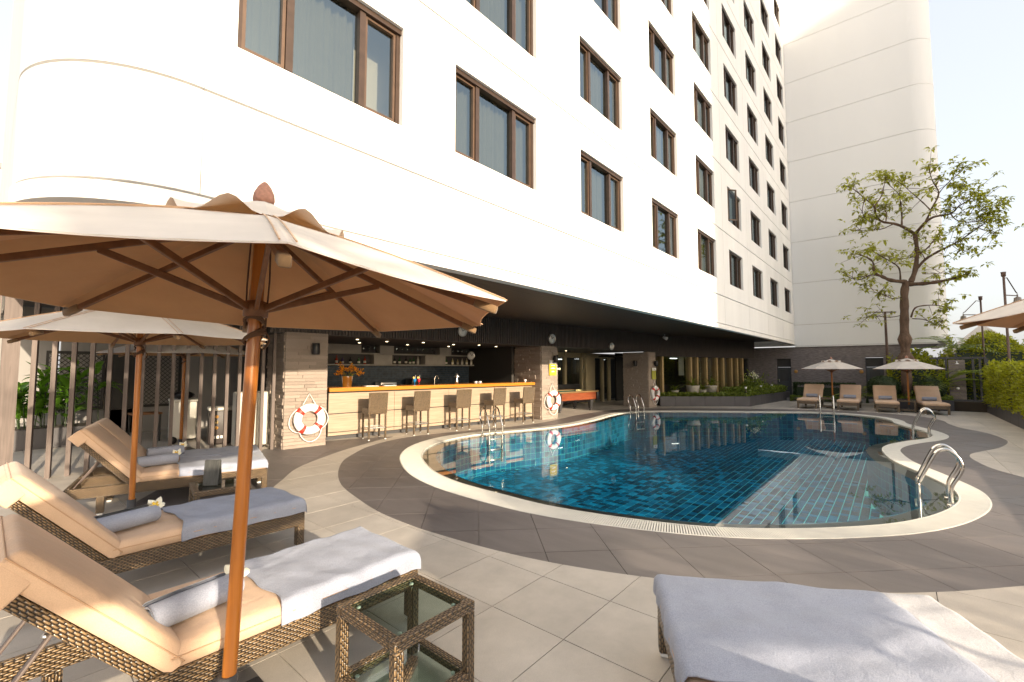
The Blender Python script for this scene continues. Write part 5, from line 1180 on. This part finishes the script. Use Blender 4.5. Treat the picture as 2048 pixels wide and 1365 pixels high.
# ================================================================== PLANTING
def leaves(m, pts, L, W, up=.3, mi=0, rn=random):
    for p in pts:
        d = Vector((rn.gauss(0, 1), rn.gauss(0, 1), rn.gauss(up, .7))).normalized(); s = d.cross(Vector((rn.gauss(0, 1), rn.gauss(0, 1), rn.gauss(0, 1)))).normalized(); l = L*rn.uniform(.6, 1.25); w = W*rn.uniform(.7, 1.2); nn = d.cross(s)*l*.12
        m.add([p, p+d*l*.45+s*w*.5+nn, p+d*l, p+d*l*.45-s*w*.5+nn], [(0, 1, 2, 3)], mi, True)
def hedge(name, lab, cat, bx, n, L, W, mat, seed, loc=(0, 0, 0), rz=0, lumps=5, amp=.2, core=True, kind=None, group=None, dome=0):
    rn = random.Random(seed); x0, x1, y0, y1, z0, z1 = bx; m = MB(); pts = []
    lb = [(rn.uniform(x0, x1), rn.uniform(y0, y1), rn.uniform(.3, .9)) for _ in range(lumps)]
    def topz(x, y):
        h = z1+amp*(math.sin(x*2.3+seed)*.4+math.sin(x*5.1+y*3+seed*2)*.35+math.sin(x*9.7+y*7)*.25)
        if dome: u = (x-(x0+x1)/2)/((x1-x0)/2); v = (y-(y0+y1)/2)/((y1-y0)/2); h = z0+(h-z0)*max(.1, 1-dome*(u*u+v*v)/1.6)
        return h
    for i in range(n):
        f = rn.random(); x, y = rn.uniform(x0, x1), rn.uniform(y0, y1); h = topz(x, y); z = z0+(h-z0)*rn.random()
        if f < .38: z = h-abs(rn.gauss(0, .05))
        elif f < .68: y = y0+abs(rn.gauss(0, .06))+amp*.4*(math.sin(x*6+z*5)+math.sin(x*13+z*9)*.5)
        elif f < .84: y = y1-abs(rn.gauss(0, .06))
        else: x = (x0 if rn.random() < .5 else x1)+rn.gauss(0, .05)
        pts.append(Vector((x, y, z)))
    leaves(m, pts, L, W, .4, 0, rn)
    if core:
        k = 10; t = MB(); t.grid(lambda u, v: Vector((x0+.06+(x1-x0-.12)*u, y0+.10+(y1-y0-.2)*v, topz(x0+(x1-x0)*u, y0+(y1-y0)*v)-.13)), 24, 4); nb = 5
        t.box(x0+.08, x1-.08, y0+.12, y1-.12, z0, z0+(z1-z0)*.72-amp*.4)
    root = thing(name, lab, cat, loc, rz, group)
    m.build('foliage', M[mat], root)
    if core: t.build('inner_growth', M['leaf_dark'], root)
    return root
# right-hand planter and hedge
rp = thing('planter_wall', 'long dark low planter wall along the right side of the deck', 'planter', (0, 0, 0))
for i in range(16):
    a = 25.25-1.2*(i+1); MB().rbox(a+.003, a+1.197, -2.82, -2.68, 0, .45, .005, 1, sm=False).build('panel', M['planter'], rp)
MB().rbox(25.26, 25.40, -2.82, -1.80, 0, .44, .005, 1, sm=False).build('end_panel', M['planter'], rp)
MB().box(6.2, 25.25, -5.2, -2.82, 0, .38).build('soil', M['soil'], rp)
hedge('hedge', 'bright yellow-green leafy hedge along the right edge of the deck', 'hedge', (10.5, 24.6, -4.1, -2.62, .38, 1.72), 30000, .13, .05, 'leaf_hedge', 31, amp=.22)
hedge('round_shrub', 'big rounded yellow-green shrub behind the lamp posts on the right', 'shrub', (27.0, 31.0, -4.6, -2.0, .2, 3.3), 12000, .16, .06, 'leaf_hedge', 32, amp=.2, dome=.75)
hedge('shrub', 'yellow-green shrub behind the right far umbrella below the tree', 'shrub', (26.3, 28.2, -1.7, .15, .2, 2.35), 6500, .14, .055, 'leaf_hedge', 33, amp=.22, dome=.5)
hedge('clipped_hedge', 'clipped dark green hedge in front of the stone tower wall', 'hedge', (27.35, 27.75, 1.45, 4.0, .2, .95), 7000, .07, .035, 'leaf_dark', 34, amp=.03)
hedge('ground_cover', 'low yellowish border plants in front of the clipped hedge', 'plants', (27.0, 27.3, 1.3, 4.1, .02, .28), 2500, .07, .03, 'leaf_mid', 35, amp=.05, core=False)
for i, (x, y, r, lab) in enumerate(((25.5, .35, .55, 'clipped dark green ball shrub left of the tree trunk'), (25.6, -1.15, .48, 'clipped dark green ball shrub right of the tree trunk'))):
    rn = random.Random(40+i); m = MB(); pts = []
    for k in range(3200): d = Vector((rn.gauss(0, 1), rn.gauss(0, 1), rn.gauss(0, 1))).normalized(); pts.append(Vector((d.x*r, d.y*r, .42+r*.85+d.z*r*.85)))
    leaves(m, pts, .065, .03, .2, 0, rn); t = thing('ball_shrub', lab, 'shrub', (x, y, 0), 0, 'ball shrubs'); m.build('foliage', M['leaf_dark'], t)
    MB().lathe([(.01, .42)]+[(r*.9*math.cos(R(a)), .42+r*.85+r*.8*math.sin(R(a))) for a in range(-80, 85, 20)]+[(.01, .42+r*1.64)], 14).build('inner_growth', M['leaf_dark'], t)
bed = thing('planting_bed', 'dark low planting bed wall behind the far loungers around the tree', 'planter', (0, 0, 0))
MB().rbox(24.75, 24.9, -1.78, .62, 0, .42, .005, 1, sm=False).build('front_panel', M['planter'], bed); MB().rbox(24.9, 27.6, .48, .62, 0, .42, .005, 1, sm=False).build('side_panel', M['planter'], bed); MB().box(24.9, 28.4, -3.2, .48, 0, .38).build('soil', M['soil'], bed)
hedge('ground_cover', 'bright low groundcover around the tree foot with small pink flowers', 'plants', (24.95, 26.9, -1.75, .4, .38, .50), 3500, .09, .04, 'leaf_mid', 36, amp=.05, core=False)
def palm(lab, loc, n, L, seed, H=.2, mat='leaf_mid', elev=(.5, 1.3), group=None):
    rn = random.Random(seed); t = thing('palm_plant', lab, 'plant', loc, 0, group); m = MB(); st = MB(); st.tube([(0, 0, 0), (.01, 0, H)], [.06, .04], 8)
    for i in range(n):
        az = 6.28*i/n+rn.uniform(-.3, .3); e = rn.uniform(*elev); d = Vector((math.cos(az), math.sin(az), 0)); s = Vector((-d.y, d.x, 0)); p = Vector((0, 0, H)); l = L*rn.uniform(.7, 1.1); sp = []
        for k in range(13): sp.append(p.copy()); e -= 1.5/13; p = p+(d*math.cos(e)+Vector((0, 0, 1))*math.sin(e))*l/12
        st.tube(sp, [.012-.0008*k for k in range(13)], 4)
        for k in range(2, 13):
            for sg in (-1, 1):
                ll_ = l*.32*math.sin(math.pi*(k/13)**.8)+.05; q = sp[k]; dr = (sp[k]-sp[k-1]).normalized(); tip = q+(s*sg*.85+dr*.6).normalized()*ll_-Vector((0, 0, ll_*.22)); wv = dr*.022*l
                m.add([q-wv*.4, q.lerp(tip, .5)-wv, tip, q.lerp(tip, .5)+wv], [(0, 1, 2, 3)], 0, True)
    st.build('stems', M['leaf_dark'], t); m.build('fronds', M[mat], t); return t
palm('arching fern palm beside the grey door in the stone wall', (26.2, .95, .1), 9, 1.3, 51); palm('arching yellow-green palm right of the tree trunk under the umbrella', (26.0, -1.5, .4), 12, 1.7, 52, .5)
palm('feathery palm rising behind the shower frame', (27.4, -2.2, .4), 9, 1.6, 53, 2.0, elev=(.6, 1.4)); palm('broad arching palm inside the shower frame', (26.9, -2.9, .3), 9, 1.3, 54, .4)
# lounge planter
lpl = thing('planter_box', 'dark stone planter wrapping the glazed lounge', 'planter', (0, 0, 0))
A, B_, C_ = Vector((19.55, 7.95)), Vector((22.1, 4.9)), Vector((28.4, 4.32))
for a, b, k in ((A, B_, 6), (B_, C_, 8)):
    d = (b-a).normalized(); nl = Vector((-d.y, d.x)); Ls = (b-a).length/k
    for i in range(k):
        p = a+d*(i*Ls); MB().rbox(.003, Ls-.003, 0, .12, 0, .44, .004, 1, sm=False).build('panel', M['planter'], lpl, (p.x, p.y, 0), math.atan2(d.y, d.x))
MB().prism([tuple(A+Vector((.12, .05))), tuple(B_+Vector((.08, .14))), tuple(C_+Vector((0, .13))), (27.5, 5.95), (20.4, 8.0)], .0, .40).build('soil', M['soil'], lpl)
def strip_plants(name, lab, a, b, wid, n, z0, z1, L, W, mat, seed, white=0):
    rn = random.Random(seed); d = (b-a); nl = Vector((-d.y, d.x)).normalized(); m = MB(); pts = []
    for i in range(n): p = a+d*rn.random()+nl*rn.uniform(.0, wid); pts.append(Vector((p.x, p.y, z0+(z1-z0)*rn.random()**.8)))
    leaves(m, pts, L, W, .7, 0, rn); t = thing(name, lab, 'plants'); m.build('foliage', M[mat], t); t['kind'] = 'stuff'; return t
strip_plants('ground_cover', 'pale green creeping plants along the front of the lounge planter', A+Vector((.1, .05)), B_+Vector((0, .1)), .45, 3800, .38, .56, .10, .05, 'leaf_mid', 61)
strip_plants('ground_cover', 'bushy green plants in the right half of the lounge planter', B_+Vector((.1, .12)), C_+Vector((-.1, .1)), 1.2, 6500, .38, .75, .13, .06, 'leaf_mid', 62)
def potted(lab, p, sc, seed):
    t = thing('potted_plant', lab, 'potted plant', (p[0], p[1], .40), 0, 'potted plants at the lounge'); MB().lathe([(0, 0), (.15*sc, 0), (.22*sc, .32*sc), (.23*sc, .36*sc), (.2*sc, .36*sc), (0, .33*sc)], 18).build('pot', M['pot'], t); m = MB(); rn = random.Random(seed)
    for i in range(26): blade(m, (0, 0, .33*sc), rn.uniform(0, 6.28), rn.uniform(.4, .75)*sc, .05, rn.uniform(.7, 1.45), rn.uniform(.8, 2.2))
    m.build('leaves', M['leaf_mid'], t)
def lp_at(px, v): s = lounge_s(px); p = LA+LU*s-LVn*v; return p
potted('small potted plant left at the lounge glass', lp_at(1335, .35), .8, 71); potted('spiky potted plant, largest at the lounge glass', lp_at(1363, .55), 1.35, 72); potted('pale potted plant between two spiky ones at the lounge glass', lp_at(1377, .7), .8, 73); potted('spiky potted plant right of the pale pot at the lounge glass', lp_at(1397, .6), 1.3, 74)
oq = thing('orchid_shrub', 'leafy shrub with white orchids at the lounge corner', 'plant', (24.9, 5.35, .4)); m = MB(); rn = random.Random(75); leaves(m, [Vector((rn.gauss(0, .3), rn.gauss(0, .3), abs(rn.gauss(.35, .25)))) for _ in range(900)], .16, .06, .5, 0, rn); m.build('foliage', M['leaf_mid'], oq); m = MB(); leaves(m, [Vector((.3+rn.gauss(0, .14), rn.gauss(0, .1), .95+rn.gauss(0, .07))) for _ in range(120)], .08, .07, 0, 0, rn); m.tube([(0, 0, .3), (.2, 0, .9), (.35, 0, .98)], .01, 5); m.build('orchids', M['petal_w'], oq)
for i, (px, v, lab) in enumerate(((1487, .9, 'left'), (1536, 0, 'middle'), (1566, 0, 'right'))):
    p = (Vector((22.3, 5.1)), Vector((24.6, 4.95)), Vector((26.6, 4.85)))[i]; t = thing('bollard_light', 'small black garden bollard light with white cap in the planter, %s of three' % lab, 'garden light', (p.x, p.y, .38), 0, 'garden lights'); MB().tube([(0, 0, 0), (0, 0, .38)], .045, 12).build('post', M['black'], t); MB().lathe([(0, .38), (.05, .38), (.05, .47), (0, .48)], 12).build('cap', M['whiteplastic'], t)
# ---- tree
DEP = 19.4
def TP(x, y, dd=0):
    px, py = 1640+x/3.79, 300+y/3.79; d = fwd+rt*((px-1024)/896)-upv*((py-682.5)/896); return Vector((0, 0, CAM_H))+d*(DEP+dd)
tree = thing('tree', 'tall thin-crowned tree with knobbly brown trunk in front of the white tower', 'tree', (25.6, -.38, 0))
wood = MB(); rn = random.Random(9); tips = []
base = Vector((25.75, -.42, .3)); t0 = TP(640, 1365); t1 = TP(640, 1080); t2 = TP(655, 1000)
def limb(pts, r0, r1, n=9):
    q = cr(pts, 4, False); k = len(q); wood.tube(q, [(r0+(r1-r0)*i/(k-1))*(.72 if n < 12 else .9)+(.012 if n > 8 else .004)*math.sin(i*1.9) for i in range(k)], n); return q
kn = t0.lerp(base, .42)
limb([base, base.lerp(t0, .3), kn, t0, t0.lerp(t1, .5), t1, t2], .215, .145, 14)
wood.lathe([(.16, -.3), (.26, -.14), (.31, 0), (.26, .14), (.17, .3)], 14, kn); wood.lathe([(.16, -.3), (.22, -.1), (.25, .05), (.16, .3)], 12, t0.lerp(kn, .35))
BR = [([(690, 1000), (725, 900), (735, 760), (720, 640)], .14, .10, 0), ([(720, 640), (640, 590), (560, 560), (470, 545), (425, 500), (410, 430), (340, 370), (270, 310), (210, 280)], .09, .02, 1.2),
      ([(720, 640), (790, 560), (860, 510), (990, 485), (1050, 430), (1130, 380)], .09, .02, -1.2), ([(800, 550), (850, 440), (900, 330), (850, 230), (820, 120)], .06, .015, -.3), ([(620, 580), (620, 480), (610, 400), (590, 330), (480, 230)], .05, .012, .9),
      ([(410, 430), (470, 340), (500, 200)], .04, .012, .6), ([(650, 1000), (540, 990), (470, 960), (410, 930), (400, 850), (320, 800), (240, 790)], .12, .02, .8), ([(470, 960), (380, 950), (300, 985), (200, 960)], .05, .012, 1.3),
      ([(670, 1020), (780, 1015), (900, 1000), (1030, 970), (1130, 940)], .13, .05, -1.0), ([(735, 900), (800, 830), (900, 770), (1000, 720), (1100, 660), (1200, 590), (1290, 540)], .08, .015, -1.4), ([(990, 485), (1050, 540), (1200, 545), (1260, 520)], .035, .01, -1.3),
      ([(690, 1270), (720, 1200), (800, 1180), (900, 1180), (990, 1205)], .05, .02, -.6), ([(640, 1250), (530, 1270), (400, 1260), (350, 1280)], .03, .01, .8), ([(640, 1110), (560, 1130), (480, 1100), (420, 1080), (370, 1030)], .03, .01, .3), ([(700, 1280), (800, 1290), (880, 1330), (930, 1290)], .03, .01, -.4),
      ([(740, 800), (820, 740), (860, 690), (920, 650)], .05, .012, .5), ([(610, 990), (600, 900), (540, 850), (450, 800), (380, 760)], .05, .012, -.9), ([(500, 540), (500, 470), (450, 440)], .03, .01, .9), ([(840, 460), (780, 400), (700, 330), (620, 260)], .04, .012, -.8), ([(900, 330), (960, 260), (1050, 180), (1090, 100)], .03, .01, -1.0),
      ([(1050, 430), (1120, 480), (1230, 460), (1370, 430)], .025, .008, -1.6), ([(1200, 590), (1270, 620), (1350, 640)], .02, .008, -1.6), ([(560, 560), (470, 600), (380, 610), (240, 610)], .035, .01, 1.3), ([(340, 370), (320, 470), (360, 540)], .03, .01, 1.2), ([(780, 940), (860, 940), (960, 930)], .03, .01, .4), ([(1100, 380), (1180, 320), (1230, 380)], .02, .008, -1.2), ([(800, 840), (760, 780), (680, 820), (560, 830)], .03, .01, 1.2), ([(940, 390), (1050, 310), (1100, 270)], .03, .01, -.6), ([(1000, 720), (1050, 760), (1110, 770)], .02, .008, -1.0)]
whorl = []
for pts, r0, r1, dd in BR:
    k = len(pts); q = limb([TP(x, y, dd*(i/(k-1))*1.3+(rn.uniform(-.15, .15) if i else 0)) for i, (x, y) in enumerate(pts)], r0, r1, 7 if r0 < .1 else 9)
    nq = len(q)
    for i in range(nq):
        if i > nq*.35:
            for _ in range(3 if r0 < .1 else 2):
                if rn.random() < .52:
                    sp = .27 if r0 < .14 else .2; e = q[i]+Vector((rn.gauss(0, sp), rn.gauss(0, sp), rn.gauss(.08, .26))); wood.tube([q[i], q[i].lerp(e, .5)+Vector((0, 0, .03)), e], [.012, .009, .005], 4); whorl.append(e)
    whorl.append(q[-1])
    for _ in range(5): whorl.append(q[-1]+Vector((rn.gauss(0, .2), rn.gauss(0, .24), rn.gauss(.08, .18))))
for v in range(len(wood.v)): pass
off = tree.location
wood.v = [(a-off.x, b-off.y, c) for a, b, c in wood.v]; wood.build('trunk', M['bark'], tree)
cm_ = MB()
for w in whorl:
    c = w-off
    for j in range(rn.randint(6, 10)):
        a = rn.uniform(0, 6.28); el = rn.uniform(-.7, .6); d = Vector((math.cos(a)*math.cos(el), math.sin(a)*math.cos(el), math.sin(el))); s = d.cross(Vector((0, 0, 1))).normalized(); L = rn.uniform(.17, .31); up_ = s.cross(d)
        p0 = c+d*.02; p1 = c+d*L*.55+up_*.02; p2 = c+d*L-up_*.04; wv = s*L*.19
        cm_.add([p0, p1+wv+up_*.012, p2, p1-wv+up_*.012, p1], [(0, 4, 1), (1, 4, 2), (0, 3, 4), (4, 3, 2)], 0, True)
cm_.build('crown', M['leaf_tree'], tree)
# unseen trees behind the camera; the second added to shade the fence-side loungers
def shade_tree(lab, x, y, zc, r, n, seed):
    rn = random.Random(seed); t = thing('tree', lab, 'tree', (x, y, 0)); m = MB(); pts = []; w = MB(); w.tube([(0, 0, 0), (.05, .02, zc*.5), (0, 0, zc)], [.14, .1, .05], 8)
    for i in range(14):
        d = Vector((rn.gauss(0, 1), rn.gauss(0, 1), rn.gauss(.2, .6))).normalized()*r*rn.uniform(.5, 1); e = Vector((0, 0, zc))+d; w.tube([(0, 0, zc*.7), tuple(e*.5+Vector((0, 0, zc*.4))), tuple(e)], [.05, .03, .01], 5)
        for k in range(n//14): pts.append(e+Vector((rn.gauss(0, .32), rn.gauss(0, .32), rn.gauss(0, .22))))
    leaves(m, pts, .22, .09, .2, 0, rn); w.build('trunk', M['bark'], t); m.build('crown', M['leaf_tree'], t)
shade_tree('leafy tree behind the camera casting dappled shade on the paving', 2.6, -13.6, 3.7, 1.5, 1500, 81); shade_tree('unseen tree added behind the camera to shade the loungers by the fence', -1.9, -12.0, 6.5, .95, 2400, 82)
# ---- lamps, shower frame
def street_lamp(lab, x, y, h, arm, rz):
    t = thing('lamp_post', lab, 'lamp post', (x, y, 0), rz, 'garden lamp posts'); MB().tube([(0, 0, .0), (0, 0, 1.6), (0, 0, 1.62), (0, 0, h)], [.055, .055, .036, .032], 12).lathe([(.045, 0), (.06, .02), (.06, .1), (.07, .16), (0, .17)], 12, (0, 0, h)).build('post', M['lampmetal'], t)
    MB().tube([(0, 0, h-.62), (arm, 0, h-.60)], .018, 8).tube([(0, 0, h-.05), (arm*.25, 0, h-.02), (arm*.9, 0, h-.48), (arm, 0, h-.52)], .016, 8).build('arm', M['lampmetal'], t)
    MB().lathe([(0, 0), (.02, 0), (.02, -.08), (.085, -.12), (.10, -.24), (.29, -.38), (.30, -.40), (.10, -.36), (0, -.36)], 20, (arm, 0, h-.55)).build('shade', M['lampshade'], t); MB().lathe([(0, -.44), (.14, -.44), (.15, -.42), (.1, -.38), (0, -.37)], 16, (arm, 0, h-.55)).build('glass', M['whiteplastic'], t)
street_lamp('brown lamp post with a bell shade, left of the two at the right edge', 27.0, -2.92, 4.55, .62, R(115)); street_lamp('brown lamp post with a bell shade at the far right edge', 22.0, -2.95, 4.75, .75, R(-30))
tl_ = thing('lamp_post', 'slim dark lamp post standing in front of the tower, left of the tree', 'lamp post', (27.3, .18, 0)); MB().tube([(0, 0, 0), (0, 0, 2.0), (0, 0, 4.35)], [.075, .06, .045], 12).build('post', M['lampmetal'], tl_); MB().tube([(0, -.4, 4.30), (0, .45, 4.36)], .025, 8).build('crossbar', M['lampmetal'], tl_)
sh = thing('shower_frame', 'dark pergola frame with a grey timber shower panel on the right', 'shower', (26.4, 0, 0))
MB().box(-.06, .06, -2.92, -1.22, 2.08, 2.16).build('beam', M['charcoal'], sh)
for y in (-2.9, -2.72, -2.52, -1.72, -1.45): MB().box(-.035, .035, y-.035, y+.035, .2, 2.08).build('post', M['charcoal'], sh)
MB().box(-.07, .07, -2.98, -2.84, .2, 2.079).build('end_post', M['charcoal'], sh)
for i in range(14): z = .30+i*.125; MB().box(-.09, -.04, -2.28, -1.78, z, z+.117).build('board', mk('shower_board', (.17, .14, .12), .7, noise=(6, .25), var=.2) if i == 0 else bpy.data.materials['shower_board'], sh)
MB().tube([(-.09, -2.03, 1.95), (-.25, -2.03, 1.98), (-.3, -2.03, 1.9)], .015, 8).lathe([(0, 0), (.07, 0), (.02, .04), (0, .04)], 14, (-.3, -2.03, 1.87)).build('shower_head', M['whiteplastic'], sh); MB().lathe([(0, 0), (.06, 0), (.05, .04), (0, .05)], 14, mat=Matrix.Translation((-.09, -2.03, .85)) @ Matrix.Rotation(R(-90), 4, 'Y')).build('tap', M['whiteplastic'], sh)
MB().rbox(25.42, 26.5, -1.98, -1.80, 0, .40, .005, 1, sm=False).build('kerb_panel', M['planter'], rp)
wt = thing('white_canopy', 'pale pointed canopy roof beyond the shower frame', 'canopy', (33.5, -3.6, 0)); MB().add([(-1.6, -1.6, 2.35), (1.6, -1.6, 2.35), (1.6, 1.6, 2.35), (-1.6, 1.6, 2.35), (0, 0, 4.0)], [(0, 1, 4), (1, 2, 4), (2, 3, 4), (3, 0, 4)]).build('roof', M['canopy'], wt)
for x in (-1.5, 1.5):
    for y in (-1.5, 1.5): MB().tube([(x, y, 0), (x, y, 2.36)], .04, 8).build('post', M['white'], wt)
